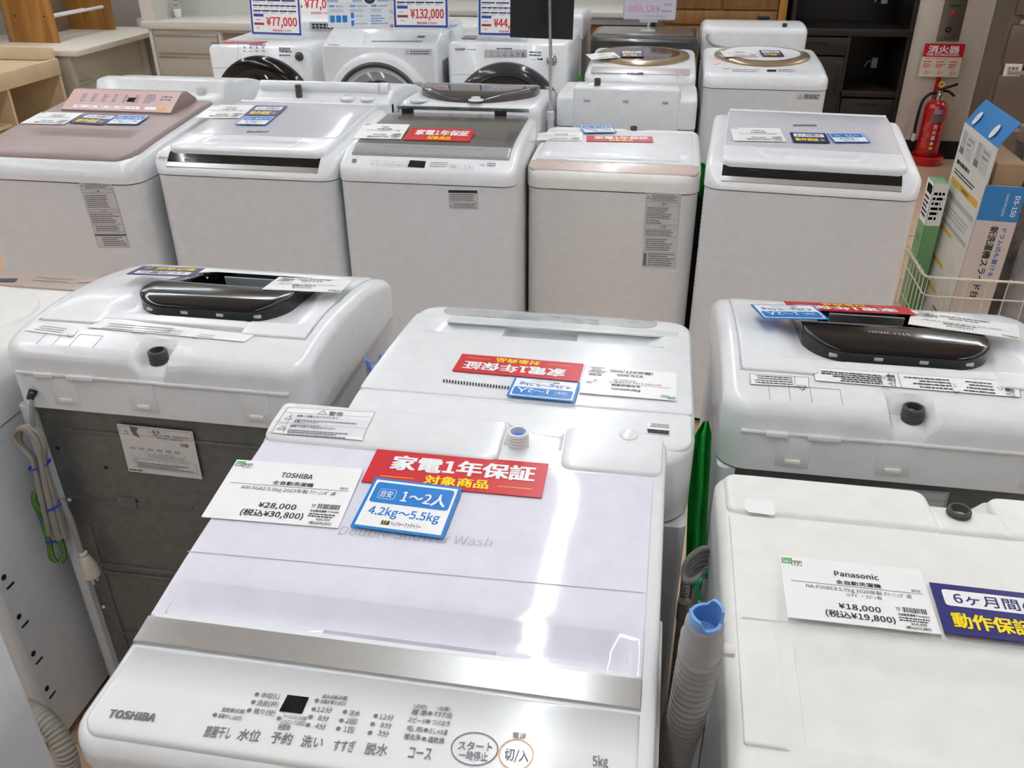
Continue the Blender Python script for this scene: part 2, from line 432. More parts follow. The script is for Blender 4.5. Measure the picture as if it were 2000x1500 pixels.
# ================================================================ washing machines
def ring_body(W, D, rc, z, rec=0, rr=.012):
    x0, x1 = -W/2, W/2; p = []
    def arc(cx, cy, r, a0):
        for k in range(7): a = math.radians(a0+15*k); p.append(Vector((cx+r*math.cos(a), cy+r*math.sin(a), z)))
    arc(x1-rc, rc, rc, -90); arc(x1-rr, D-rr, rr, 0)
    if rec:
        for x, y in ((x1-.028, D), (x1-.028, D-rec), (x0+.028, D-rec), (x0+.028, D)): p.append(Vector((x, y, z)))
    arc(x0+rr, D-rr, rr, 90); arc(x0+rc, rc, rc, 180)
    return p
class Washer:
    def __init__(s, label, loc, rot, W, D, zs, prof, rc=.05, bev=.02, pk=(), body=STEEL, top=WHITE, rec=0, rcb=None, zrear=None, name='washing_machine', topname='top_cover', nx=10, ny=12):
        s.W, s.D, s.zs = W, D, zs; s.f = interp(prof)
        s.root = r = thing(name, loc, rot, label, 'washing machine', 'washing machines on the shop floor')
        mb = MB(); w2 = W-.006
        mb.loft([[p+Vector((0, .003, 0)) for p in ring_body(w2, D-.006, rc, z, rec)] for z in (.03, .05, zs*.5, zs)])
        mb.build('body', body, r)
        fm = MB().lathe([(.022, 0), (.024, .004), (.024, .018), (.014, .02), (.014, .034)], 14)
        for x in (-W/2+.06, W/2-.06):
            for y in (.06, D-.06):
                o = MB().lathe([(.022, 0), (.024, .004), (.024, .018), (.014, .02), (.014, .034)], 14).build('foot', BLACKM, r); o.location = (x, y, 0)
        s.mk = lambda pk: cap(MB(), s.f, -W/2, W/2, 0, D, rc+.002, bev, zs+.004, pk=pk, nx=nx, ny=ny, rcb=rcb if rcb is not None else .03).build(topname, top, r)
        s.pk = list(pk); s.cover = s.mk(s.pk)
        s.top = Top(r, s.f)
    def hollow(s, x0, x1, y0, y1, d=.05):   # the tub opening under a lid
        me = s.cover.data; bpy.data.objects.remove(s.cover); bpy.data.meshes.remove(me)
        s.pk.append(pocket(x0, x1, y0, y1, d)); s.cover = s.mk(s.pk)
    def L(s, px, py, lift=0):            # pixel -> local coords on the top
        return wmat(s.root).inverted() @ Top(s.root, s.f, lift).hit(px, py)
    def patch(s, name, mat, x0, x1, y0, y1, lift=.002, thick=.004, rc=.01, bev=.002, pk=(), parent=None, f=None, nx=8, ny=8, rcb=None, label=None):
        o = cap(MB(), f or s.f, x0, x1, y0, y1, rc, bev, thick=thick, lift=lift, pk=pk, nx=nx, ny=ny, rcb=rcb).build(name, mat, parent or s.root)
        if label: o['label'] = label
        return o
    def prints(s, lift=0, eps=.0006): return Print(Top(s.root, s.f, lift), eps)
    def front(s): M_ = wmat(s.root); return Plane(M_ @ Vector((0, .0025, .5)), M_.to_3x3() @ Vector((0, -1, 0)))
    def rear(s, off=0): M_ = wmat(s.root); return Plane(M_ @ Vector((0, s.D+off, .5)), M_.to_3x3() @ Vector((0, 1, 0)))
def inlet(parent, loc, r=.014, h=.03, mat=DKGREY, inner=None, tilt=None):
    prof = [(r*.9, 0)]
    n = 7
    for k in range(n): prof += [(r, h*(k+.2)/n), (r, h*(k+.55)/n), (r*.93, h*(k+.7)/n), (r*.93, h*(k+.95)/n)]
    prof += [(r*.92, h), (r*.72, h), (r*.68, h*.55), (0.0005, h*.5)]
    o = MB().lathe(prof, 24, cap0=True, cap1=False).build('water_inlet', mat, parent); o.location = loc
    if inner:
        f = MB().lathe([(r*.68, h*.6), (r*.6, h*.72), (r*.3, h*.74), (r*.25, h*.86), (.0005, h*.86)], 20).build('inlet_filter', inner, o)
    return o

# ---- the near machine with the purple-white lid
t = Washer('near white washing machine with a glossy lavender-white lid and silver strip, filling the foreground', (-.2445, .47, 0), 0, .563, .565, .86,
           [(0, .890), (.02, .897), (.12, .901), (.16, .906), (.255, .918), (.36, .927), (.46, .932), (.50, .943), (.565, .948)], rc=.035, bev=.012,
           pk=[pocket(.06, .14, .505, .60, .016, .006, .006, .006)])
TW = t.W/2
t.patch('rear_plate', WHITE, -TW+.004, .058, .474, .556, lift=.004, thick=.012, rc=.012, bev=.004)
t.patch('rear_plate', WHITE, .142, TW-.006, .474, .556, lift=.004, thick=.012, rc=.012, bev=.004)
lid = t.patch('lid', LAV, -TW+.006, TW-.016, .158, .470, lift=.004, thick=.014, rc=.004, bev=.003,
              pk=[pocket(-TW+.012, TW-.022, .158, .212, .015, .02, .0006, .030), pocket(-.085, .115, .150, .180, .030, .03, .0006, .006)], nx=14, ny=18)
t.hollow(-.262, .25, .166, .462)
_seam = t.prints(.004); _seam.line((366, 1077), (1256, 1158), .0012, INKL, 0)
_seam.build('lid_seam', lid)
t.patch('lid_trim', SILVER, -TW+.006, TW-.016, .123, .157, lift=.005, thick=.016, rc=.001, bev=.001, parent=lid)
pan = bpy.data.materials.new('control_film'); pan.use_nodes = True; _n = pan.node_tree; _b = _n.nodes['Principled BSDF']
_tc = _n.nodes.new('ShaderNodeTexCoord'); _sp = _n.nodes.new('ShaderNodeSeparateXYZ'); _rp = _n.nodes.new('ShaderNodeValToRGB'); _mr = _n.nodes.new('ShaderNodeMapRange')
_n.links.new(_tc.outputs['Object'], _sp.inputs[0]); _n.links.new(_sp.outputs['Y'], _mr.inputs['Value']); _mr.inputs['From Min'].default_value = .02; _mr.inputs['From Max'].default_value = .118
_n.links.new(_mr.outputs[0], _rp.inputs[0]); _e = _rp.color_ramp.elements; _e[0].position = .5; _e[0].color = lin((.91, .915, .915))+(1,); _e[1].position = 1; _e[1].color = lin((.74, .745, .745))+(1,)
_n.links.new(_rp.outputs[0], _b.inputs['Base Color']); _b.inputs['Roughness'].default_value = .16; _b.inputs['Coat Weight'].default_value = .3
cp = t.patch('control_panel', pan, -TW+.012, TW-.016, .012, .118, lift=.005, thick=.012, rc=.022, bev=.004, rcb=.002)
P = t.prints(.005)
P.text('TOSHIBA', (209, 1401), (301, 1410), INKG, bold=.06)
P.quad([(562, 1358), (604, 1363), (590, 1395), (545, 1390)], BLACK, 1)
for s_, a, b in (('水位(L)', (509, 1362), (545, 1366)), ('洗剤(杯)', (501, 1378), (542, 1382)), ('残り(分)', (494, 1394), (536, 1398)), ('12分', (618, 1391), (648, 1393)), ('8分', (620, 1407), (641, 1410)),
                ('4分', (614, 1423), (635, 1426)), ('注水', (680, 1397), (702, 1400)), ('2回', (674, 1413), (695, 1416)), ('1回', (670, 1430), (690, 1432)), ('12分', (740, 1405), (768, 1408)), ('8分', (742, 1421), (763, 1424)),
                ('3分', (737, 1437), (758, 1440)), ('スピード', (796, 1411), (830, 1415)), ('つけおき', (843, 1416), (878, 1420)), ('標 準', (803, 1396), (833, 1399)), ('すすぎ1回', (847, 1400), (881, 1404)),
                ('毛 布', (793, 1428), (825, 1431)), ('おしゃれ着', (838, 1433), (873, 1437)), ('槽洗浄', (788, 1444), (820, 1447)), ('槽乾燥', (835, 1450), (867, 1453)),
                ('(点灯)', (808, 1383), (833, 1386)), ('(点滅)', (853, 1387), (878, 1390)), ('風乾燥(点滅)', (432, 1390), (477, 1394)), ('部屋干し(点灯)', (425, 1402), (471, 1408)),
                ('排水点検(点滅)', (629, 1364), (678, 1368)), ('衣類片寄り(点灯)', (625, 1374), (675, 1379)), ('チャイルドロック(点滅)', (552, 1403), (598, 1408)), ('ふたロック(点灯)', (547, 1413), (595, 1418)), ('時間後', (542, 1425), (566, 1427)), ('電源', (1001, 1442), (1027, 1444))):
    P.text(s_, a, b, INKG, h=.0046 if len(s_) > 8 or '(点' in s_ else .0062, bold=.01)
for s_, a, b in (('部屋干し', (397, 1438), (449, 1442)), ('水位', (462, 1444), (505, 1448)), ('予約', (526, 1450), (568, 1454)), ('洗い', (586, 1457), (628, 1461)), ('すすぎ', (649, 1466), (691, 1469)),
                ('脱水', (711, 1472), (755, 1476)), ('コース', (796, 1481), (841, 1485)), ('スタート', (894, 1464), (961, 1468)), ('一時停止', (895, 1483), (952, 1487)), ('切/入', (984, 1483), (1032, 1488)), ('5kg', (1157, 1497), (1188, 1499))):
    P.text(s_, a, b, INKG, h=.0115 if len(s_) < 5 and s_ not in ('一時停止', 'スタート') else .009, bold=.012)
for c in ((502, 1357), (495, 1372), (487, 1388), (420, 1397), (619, 1369), (613, 1386), (607, 1401), (602, 1417), (545, 1404), (674, 1391), (667, 1408), (661, 1424), (734, 1399), (728, 1415), (723, 1432), (840, 1394), (836, 1410), (832, 1427), (828, 1444)):
    P.disc(c, .0023, INKG)
P.disc((927, 1463), .0225, INKG, ring=.0012, ry=.018); P.disc((1008, 1474), .0165, ORANGE, ring=.0012, ry=.0165)
P.build('panel_lettering', cp)
P = t.prints(.0045); P.text('Double Shower Wash', (660, 1044), (960, 1069), INKL, bold=-.004, shear=.15); P.build('lid_lettering', lid)
P = t.prints(.0045); P.quad([(563, 796), (733, 806), (708, 861), (531, 846)], PAPER)
for a, b in (((563, 796), (733, 806)), ((733, 806), (708, 861)), ((708, 861), (531, 846)), ((531, 846), (563, 796)), ((557, 806), (728, 816)), ((544, 825), (718, 838)), ((571, 808), (553, 846))): P.line(a, b, .0006, INKG)
P.text('警告', (641, 811), (669, 813), INKG, h=.0085); P.text('△', (620, 809), (638, 810), INKG, h=.009)
P.text('感電や漏電火災のおそれあり', (579, 814), (660, 819), INKG, h=.0042); P.bars((578, 818), (722, 828), 1, (577, 822), INKG, .0018)
P.text('感電のおそれあり', (573, 825), (622, 828), INKG, h=.0042); P.bars((572, 829), (640, 833), 1, (571, 832), INKG, .0018)
P.text('爆発・火災・引火のおそれあり', (566, 834), (654, 840), INKG, h=.0042); P.bars((564, 838), (690, 847), 3, (555, 850), INKG, .0018)
P.text('△', (555, 819), (571, 820), INKG, h=.008); P.text('△', (541, 839), (558, 840), INKG, h=.008)
P.build('warning_label', t.root)
q = t.L(1012, 866); inlet(t.root, (q.x, q.y, .930), .015, .034, WHITE, M('blue_filter', (30, 110, 220), .3))
q = t.L(1228, 854); o = MB().lathe([(.013, 0), (.013, .001), (.012, .0016)], 28).build('screw_cap', WHITE, t.root); o.location = (q.x, q.y, t.f(q.y)+.0042); o.rotation_euler = (math.radians(4), 0, 0)
MB().box(TW-.004, TW+.006, .10, .30, .80, .855, bev=.003).build('side_grip', WHITE, t.root)

# ---- the pair of machines seen from behind with black lid handles
def hitachi(label, loc, W, D, torn):
    HW = W/2
    s = Washer(label, loc, 180, W, D, .795, [(0, .845), (.02, .862), (.06, .885), (.13, .907), (.25, .927), (.36, .935), (.44, .931), (.50, .922), (D, .915)], rc=.05, bev=.022,
               pk=[pocket(-HW+.027, HW-.027, .062, .448, .006, .002, .002, .002), pocket(-.04+(.0 if torn else .012), .03+(.0 if torn else .012), .475, .60, .026, .012, .02, .02)], rec=.026, rcb=.045, nx=14, ny=20)
    lid = s.patch('lid', WHITE, -HW+.03, HW-.03, .065, .428, lift=.003, thick=.008, rc=.015, bev=.004,
                  pk=[pocket((-.035 if torn else 0)-.19, (-.035 if torn else 0)+.19, .10, .405, .010, .04, .03, .012), pocket((-.035 if torn else 0)-.118, (-.035 if torn else 0)+.118, .125, .278, .055, .006, .006, .012)], nx=16, ny=22)
    s.hollow(-HW+.04, HW-.04, .075, .418, .07)
    tab = s.patch('lid_tab', WHITE, -HW+.03, -HW+.15, .40, .446, lift=.0035, thick=.008, rc=.008, bev=.003, parent=lid)
    tab = s.patch('lid_tab', WHITE, HW-.15, HW-.03, .40, .446, lift=.0035, thick=.008, rc=.008, bev=.003, parent=lid)
    hx = -.035 if torn else 0; fh = interp([(.12, .906), (.25, .938), (.30, .954), (.35, .957), (.39, .950)])
    hd = s.patch('lid_handle', BLACK, hx-.150, hx+.150, .118, .388, lift=0, thick=.04, rc=.055, bev=.006, f=fh, parent=lid, rcb=.07,
                 pk=[pocket(hx-.115, hx+.115, .128, .275, .055, .010, .004, .035)], nx=14, ny=22)
    Mx = Matrix.Translation((hx, .150, .888)) @ Matrix.Rotation(math.radians(-8), 4, 'X')
    pl = MB().box(-.06, .075, -.002, .002, -.022, .022, bev=.001, mat=Mx).build('filter_plate', M('filter_grey', (152, 160, 164), .4), hd)
    for k in range(8):
        x = -.045+.011*k+(.022 if k > 3 else 0)
        o = MB().lathe([(.0028, -.0006), (.0028, .0006)], 10, mat=Mx @ Matrix.Translation((x, .0028, -.006)) @ Matrix.Rotation(math.pi/2, 4, 'X')).build('filter_hole', BLACKM, pl)
    for k in range(4):
        x = hx-.105+.07*k; o = MB().box(x-.007, x+.007, .372, .3892 if k in (1, 2) else .3852, .934, .940, bev=.001).build('handle_window', M('window_grey', (190, 190, 186), .4), hd)
    MB().box(hx-.085, hx+.085, .386, .392, .926, .9285, bev=.001).build('handle_rim', WHITE, hd)
    s.patch('control_panel', M('control_grey', (128, 131, 134), .3), -.20, .20, .012, .052, lift=.001, thick=.003, rc=.012, bev=.001)
    # rear of the cover: lip, ribs and clips
    MB().box(-HW+.03, HW-.03, D-.003, D+.004, .868, .874, bev=.002).build('rear_lip', WHITE, s.root)
    for x in (HW-.115, .02, -.19):
        MB().box(x-.025, x+.025, D-.003, D+.0015, .81, .868, bev=.001).build('rear_rib', WHITE, s.root)
        o = MB().box(x-.012, x+.012, D-.003, D+.005, .818, .825, bev=.001).build('clip', M('ivory_clip', (244, 240, 226), .4), s.root)
    for x, ww in ((HW-.085, .017), (HW-.155, .025)):
        MB().box(x-ww, x+ww, D-.003, D+.008, .866, .875, bev=.002).build('cover_tab', WHITE, s.root)
        g = s.prints(); M_ = wmat(s.root)
        bm = MB()
        for sx in (-1, 1):
            pts = [Vector((x+sx*ww*.9, y, s.f(y)+.0006)) for y in (D-.055, D-.03, D-.02)]
            bm.loft([[p+Vector((-.0006, 0, 0)), p+Vector((.0006, 0, 0)), p+Vector((.0006, 0, -.004)), p+Vector((-.0006, 0, -.004))] for p in pts])
        bm.box(x-ww*.9, x+ww*.9, D-.0556, D-.0544, s.f(D-.055)-.004, s.f(D-.055)+.0006)
        bm.build('tab_seam', INKL, s.root)
    inlet(s.root, (-.005 if torn else .0, D-.035, .883), .0165, .034, DKGREY)
    # galvanised back
    bp = MB().box(-HW+.032, HW-.032, D-.022, D-.0165, .06, .79).build('back_panel', GALV, s.root)
    rb = MB()
    for z, x0, x1 in ((.745, -HW+.05, HW-.07), (.42, -HW+.06, HW-.06), (.40, -HW+.06, HW-.06), (.23, -HW+.06, HW-.06)):
        rb.box(x0, x1, D-.018, D-.0125, z-.004, z+.004, bev=.0025)
    for x in (-HW+.065, HW-.065): rb.box(x-.004, x+.004, D-.018, D-.0135, .1, .52, bev=.002)
    rb.box(-HW+.034, HW-.034, D-.018, D-.0145, .585, .59, bev=.001)
    for x in (.12, -.04): rb.box(x-.02, x+.02, D-.018, D-.013, .572, .60, bev=.001)
    rb.build('panel_ribs', GALV, bp)
    for x, z in ((.145, .665), (HW-.05, .70), (-.12, .66), (.14, .59), (.1, .59), (-.02, .59), (-.06, .59)):
        MB().lathe([(.0042, 0), (.0042, .0006)], 12, mat=Matrix.Translation((x, D-.0166, z)) @ Matrix.Rotation(-math.pi/2, 4, 'X')).build('screw_hole', BLACKM, bp)
    for z in (.30, .45, .58): MB().lathe([(.004, 0), (.004, .002), (.002, .004)], 10, mat=Matrix.Translation((HW-.042, D-.014, z)) @ Matrix.Rotation(-math.pi/2, 4, 'X')).build('screw', STEEL, bp)
    s.lid = lid; s.hd = hd; return s
h1 = hitachi('washing machine showing its grey steel back, black lid handle, left of the near machine', (-.843, 1.71, 0), .57, .535, True)
h2 = hitachi('white washing machine with a black lid handle, turned backwards behind the bottom right machine', (.408, 1.72, 0), .57, .535, False)
P = h1.prints(.001)
P.quad([(207, 621), (497, 655), (477, 668), (170, 640)], PAPER); P.line((170, 640), (477, 668), .0006, ORANGE); P.line((385, 635), (358, 657), .0006, INKL)
P.bars((330, 654), (195, 643), 3, (335, 640), INKG, .002, .9); P.bars((352, 656), (312, 652), 3, (356, 645), INKL, .002); P.text('○△', (283, 651), (258, 649), INKG, h=.006); P.text('△', (388, 660), (376, 659), INKG, h=.006); P.bars((415, 662), (380, 658), 2, (418, 654), INKL, .002)
P.quad([(66, 631), (153, 643), (142, 657), (48, 646)], PAPER); P.bars((120, 652), (62, 645), 3, (124, 640), INKG, .002); P.text('△', (147, 656), (132, 654), INKG, h=.008); P.line((100, 654), (142, 657), .0006, ORANGE)
P.build('warning_label', h1.root)
P = h2.prints(.001)
P.quad([(1587, 718), (1987, 746), (1994, 777), (1592, 744)], PAPER)
for a, b in (((1587, 718), (1987, 746)), ((1987, 746), (1994, 777)), ((1994, 777), (1592, 744)), ((1592, 744), (1587, 718)), ((1735, 729), (1742, 757)), ((1752, 730), (1761, 758))): P.line(a, b, .0007, INK)
P.bars((1725, 753), (1600, 743), 5, (1722, 733), INK, .003, .6); P.bars((1862, 764), (1765, 757), 4, (1858, 741), INK, .003, .6); P.bars((1945, 772), (1872, 765), 4, (1940, 748), INK, .003, .6)
P.text('△注意', (1750, 756), (1745, 733), INK, h=.012); P.text('△警告', (1982, 776), (1976, 752), INK, h=.012); P.text('○', (1735, 755), (1722, 754), INK, h=.009); P.text('○', (1866, 751), (1854, 750), INK, h=.009); P.text('△', (1731, 736), (1719, 735), INK, h=.008); P.text('△', (1873, 765), (1860, 764), INK, h=.008); P.text('△', (1960, 758), (1946, 757), INK, h=.008)
P.quad([(1464, 731), (1579, 738), (1580, 757), (1466, 751)], PAPER)
for a, b in (((1464, 731), (1579, 738)), ((1579, 738), (1580, 757)), ((1580, 757), (1466, 751)), ((1466, 751), (1464, 731)), ((1551, 736), (1553, 755))): P.line(a, b, .0007, INK)
P.text('△', (1575, 754), (1556, 753), INK, h=.014); P.bars((1549, 754), (1469, 749), 4, (1547, 737), INK, .0024, .8)
P.build('warning_label', h2.root)
P = Print(Top(h2.root, interp([(.12, .906), (.25, .938), (.30, .954), (.35, .957), (.39, .950)])), .001); P.text('STEP WASH', (1776, 653), (1696, 647), INKL, bold=0); P.build('handle_lettering', h2.hd)
# wiring sheet on the left one's back
rp = h1.rear(-.0165)
c = on(rp, (255, 917), (398, 933), (236, 825), lift=.0052, base=M('aged_label', (222, 218, 214), .6), t=.0004); w_, h_ = c.w, c.h
c.box(.003, h_*.80, w_-.006, h_*.17, INKG, .0006); c.text('△ 警 告', w_*.4, h_*.885, h=.006, m=INKG); c.text('分解したり修理・改造は行わない', w_*.46, h_*.83, w=w_*.48, m=INKG); c.text('やけどすることがあります。', w_*.5, h_*.77, w=w_*.36, m=INKG)
c.text('50B', w_*.8, h_*.66, h=.007); c.poly([(w_*.17, h_*.99), (w_*.28, h_*.97), (w_*.24, h_*.88), (w_*.28, h_*.76), (w_*.2, h_*.8), (w_*.17, h_*.9)], GALV, 3); c.disc(w_*.1, h_*.84, .004, INK); c.disc(w_*.1, h_*.84, .0032, c.mats[0], 2)
c.rect(w_*.1, h_*.13, w_*.85, .0005, INKG); c.box(w_*.14, h_*.1, w_*.82, h_*.22, INKG)
for k in range(26): c.rect(w_*(.1+.03*k), h_*random.uniform(.13, .3), .0004, h_*random.uniform(.12, .3), INKG)
for k in range(5): c.rect(w_*.32, h_*(.36+.02*k), w_*(.55-.05*k), .0004, INKG)
for k in range(6): c.rect(w_*(.1+.12*k), h_*.5, w_*.08, h_*.05, INKL)
c.bars(w_*.16, h_*.12, w_*.75, h_*.12, 3, INKG); c.bars(w_*.02, h_*.02, w_*.3, h_*.05, 1, INK)
c.build('wiring_diagram', h1.root)
rp2 = h2.rear(-.0165)
c = on(rp2, (1687, 1010), (1838, 1022), (1687, 949), lift=.0004, base=M('label_grey', (200, 202, 202), .5), t=.0004); c.box(.002, .002, c.w-.004, c.h-.004, INK); c.text('△ 警 告', c.w*.36, c.h-.013, h=.008); c.rect(.002, c.h-.018, c.w-.004, .0006, INK); c.bars(c.w*.1, .004, c.w*.85, .02, 3, INKG); c.build('warning_label', h2.root)
# ---- backwards machine with a silver-grey panel, behind the near one
p1 = Washer('white washing machine turned backwards behind the near machine, upside-down red card on its lid', (-.195, 1.63, 0), 180, .555, .56, .755,
            [(0, .842), (.03, .852), (.08, .859), (.12, .864), (.30, .880), (.44, .886), (.50, .884), (.56, .874)], rc=.07, bev=.014, rcb=.07)
lid = p1.patch('lid', WHITE, -.2725, .2725, .085, .440, lift=.003, thick=.010, rc=.006, bev=.003, pk=[pocket(-.225, .215, .095, .185, .014, .03, .03, .006), pocket(-.06, .085, .095, .175, .018, .004, .004, .004)], nx=14, ny=20)
p1.hollow(-.26, .26, .092, .432)
p1.patch('lid_window', M('frosted_window', (222, 228, 226), .15, coat=.4), -.25, .20, .094, .125, lift=.0036, thick=.003, rc=.002, bev=.001, parent=lid)
p1.patch('control_panel', M('pale_grey_panel', (188, 189, 189), .25, coat=.2), -.21, .225, .012, .078, lift=.001, thick=.003, rc=.03, bev=.001, rcb=.03)
p1.patch('rear_plate', WHITE, -.272, .272, .446, .535, lift=.002, thick=.006, rc=.004, bev=.004, rcb=.03)
cp = [c for c in p1.root.children if c.name.startswith('control_panel')][0]
P = p1.prints(.0016)
P.text('Panasonic', (1258, 642), (1209, 637), INKG); P.text('5.0', (1242, 630), (1232, 629), INKG)
for c in ((946, 609), (925, 617), (955, 619), (1015, 614), (1086, 619), (1119, 622), (1160, 625)): P.disc(c, .013, INKG, ring=.0008, ry=.0075)
for a, b, d in (((1050, 630), (975, 623), (1048, 619)), ((1135, 634), (1120, 633), (1133, 626)), ((1166, 637), (1150, 635), (1164, 630)), ((1050, 611), (1000, 607), (1050, 609))): P.bars(a, b, 3, d, INKG, .002)
P.quad([(1072, 626), (1097, 628), (1095, 633), (1070, 631)], INKL, 1)
for t_, a, b in (('スタート', (957, 610), (936, 608)), ('入', (929, 618), (921, 617)), ('切', (960, 620), (951, 619)), ('予約', (1094, 620), (1079, 618)), ('洗い', (1127, 623), (1112, 622)), ('脱水', (1168, 626), (1153, 625))): P.text(t_, a, b, INKG, h=.005)
P.build('panel_lettering', cp)
P = p1.prints(.0035)
for k in range(24): x = 866+5.7*k; P.quad([(x, 741+.62*k), (x+3, 741.3+.62*k), (x+2.2, 747.5+.62*k), (x-.8, 747.2+.62*k)], BLACKM)
P.build('vent_slots', lid)
P = p1.prints(.0025); P.quad([(1265, 827), (1309, 831), (1308, 851), (1263, 847)], PAPER); P.bars((1306, 838), (1268, 835), 3, (1307, 830), INK, .0016, .9); P.quad([(1264, 838), (1307, 842), (1306, 850), (1265, 846)], INK, 1); P.build('warning_label', p1.root)
MB().box(-.006, .001, .168, .178, p1.f(.17)-.012, p1.f(.17)-.006, bev=.001).build('lid_catch', BLACKM, lid)
for y, z, ww in ((.40, .60, .006), (.41, .555, .012), (.40, .53, .01), (.42, .42, .006), (.41, .385, .012), (.40, .33, .01)):
    MB().box(-.5575/2-.0006, -.5575/2+.001, y-ww, y+ww, z-.003, z+.003, bev=.001).build('side_slot', BLACKM, p1.root)

# ---- bottom right machine
p2 = Washer('matt white washing machine at the bottom right corner, ribbed hose at its left', (.393, .50, 0), 0, .565, .58, .80,
            [(0, .845), (.03, .858), (.2, .872), (.38, .876), (.46, .873), (.58, .862)], rc=.05, bev=.018, body=STEELW, top=WARMW, rcb=.035,
            pk=[pocket(.0, .09, .52, .62, .02, .012, .02, .02)])
W2 = .2825
p2.patch('rear_plate', WARMW, -W2+.012, .005, .468, .570, lift=.006, thick=.02, rc=.012, bev=.008, rcb=.02)
p2.patch('rear_plate', WARMW, .085, W2-.012, .468, .570, lift=.006, thick=.02, rc=.012, bev=.008, rcb=.02)
p2.patch('rear_plate', WARMW, .0, .09, .468, .522, lift=.006, thick=.02, rc=.002, bev=.006)
lid = p2.patch('lid', WARMW, -W2+.014, W2-.014, .10, .460, lift=.004, thick=.012, rc=.004, bev=.002, pk=[pocket(-W2+.052, W2-.05, .03, .318, .006, .012, .002, .025), pocket(-W2+.075, W2-.07, .02, .25, .007, .0025, .002, .03)], nx=12, ny=20)
p2.hollow(-.26, .26, .108, .452)
P = p2.prints(.0045); P.line((1449, 1206), (2000, 1268), .0012, INKL, 0); P.build('lid_seam', lid)
P = p2.prints(.0065); P.quad([(1454, 974), (1509, 978), (1514, 1004), (1510, 1007), (1462, 1001), (1455, 995)], PAPER); P.build('blank_sticker', p2.root)
q = p2.L(1864, 1003); inlet(p2.root, (q.x, q.y-.012, .853), .0155, .032, DKGREY)
MB().box(-W2-.006, -W2+.002, .30, .50, .05, .66, bev=.001).build('side_flange', STEEL, p2.root)
MB().lathe([(.004, 0), (.004, .003), (.002, .005)], 10, mat=Matrix.Translation((-W2-.006, .48, .70)) @ Matrix.Rotation(-math.pi/2, 4, 'Y')).build('screw', CHROME, p2.root)

# ---- far left machine with a round lid, backwards
l0 = Washer('round-lidded washing machine cut off by the left edge, brown panel at its far side', (-1.475, 1.70, 0), 180, .61, .66, .745,
            [(0, .822), (.02, .828), (.10, .834), (.20, .843), (.35, .862), (.48, .878), (.66, .888)], rc=.06, bev=.02, top=WARMW, rcb=.06)
lid = l0.patch('lid', WARMW, -.225, .225, .11, .53, lift=.006, thick=.014, rc=.205, bev=.012)
_f = l0.f; ls = MB()
ls.loft([[Vector((r*math.cos(a), .32+r*math.sin(a)*.93, _f(.32+r*math.sin(a)*.93)+z)) for a in [2*math.pi*k/48 for k in range(48)]] for r, z in ((.100, .0075), (.104, .013), (.145, .013), (.149, .0075))], cap0=False, cap1=False)
ls.build('lid_window_ring', SMOKE, lid)
l0.patch('control_panel', M('taupe_panel', (176, 158, 148), .3), -.24, .24, .014, .108, lift=.0045, thick=.006, rc=.03, bev=.001, label='brown control strip')
P = l0.prints(.005); P.bars((130, 555), (40, 549), 2, (128, 543), INK, .0026); P.bars((185, 553), (150, 554), 1, (184, 551), INK, .0035); P.quad([(0, 544), (36, 544), (28, 551), (0, 551)], INK); P.build('panel_lettering', l0.root)
for k in range(4):
    z = .476-.101*k
    MB().lathe([(.006, 0), (.006, .001)], 12, mat=Matrix.Translation((-.3024, .632, z)) @ Matrix.Rotation(-math.pi/2, 4, 'Y')).build('side_hole', BLACKM, l0.root)
    MB().box(-.3034, -.302, .615, .635, z-.029, z-.025).build('side_slot', BLACKM, l0.root)
MB().box(-.306, -.30, .42, .44, .80, .835, bev=.001).build('side_slot', INKG, l0.root)
# ---- side of a machine at the bottom left edge
nl = Washer('pale washing machine cut off at the bottom left edge, only its side panel showing', (-.96, .005, 0), 0, .6, .58, .93, [(0, .95), (.1, .965), (.58, .98)], rc=.05, bev=.02, nx=6, ny=6)
MB().box(.296, .2985, .49, .494, .05, .92).build('side_crease', STEEL, nl.root)

# ---- third row, facing us
def beat(label, loc, rot, W, D):
    HW = W/2
    s = Washer(label, loc, rot, W, D, .828, [(0, .848), (.012, .858), (.055, .893), (.09, .897), (.3, .910), (.56, .925), (.61, .922), (D, .90)], rc=.05, bev=.016, rcb=.05)
    s.patch('control_strip', BLACK, -HW+.05, HW-.055, .022, .052, lift=.001, thick=.003, rc=.001, bev=.0005)
    cpn = s.patch('button_strip', SILVER, -HW+.05, HW-.055, .009, .0215, lift=.0012, thick=.003, rc=.001, bev=.0005)
    lid = s.patch('lid', WHITE, -HW+.045, HW-.04, .045, .58, lift=.018, thick=.016, rc=.03, bev=.008, rcb=.01, pk=[pocket(-HW+.15, HW-.15, .075, .135, .008, .02, .02, .006)], nx=14, ny=18)
    s.patch('lid_panel', GREYLID, -HW+.05, HW-.045, .175, .572, lift=.0195, thick=.004, rc=.006, bev=.001, parent=lid)
    M_ = MB().tube([(-HW+.05, .592, s.f(.59)+.012), (HW-.045, .592, s.f(.59)+.012)], .010, 12).build('lid_hinge', WHITE, lid)
    return s, lid, cpn
b1, b1lid, b1b = beat('pale-grey-lidded washing machine between the rose-brown one and the taupe-lidded one', (-1.30, 2.50, 0), 0, .612, .62)
b2, b2lid, b2b = beat('white washing machine with a pale grey lid at the right end of the middle row', (.43, 2.585, 0), -4, .61, .62)
P = b1.prints(.020); P.text('BeatWash', (480, 259), (523, 259), INK, shear=.2, h=.02, bold=.02); P.build('lid_lettering', b1lid)
P = b2.prints(.020); P.text('BEATWASH', (1551, 247), (1596, 247), INK, h=.02, bold=.02); P.build('lid_lettering', b2lid)
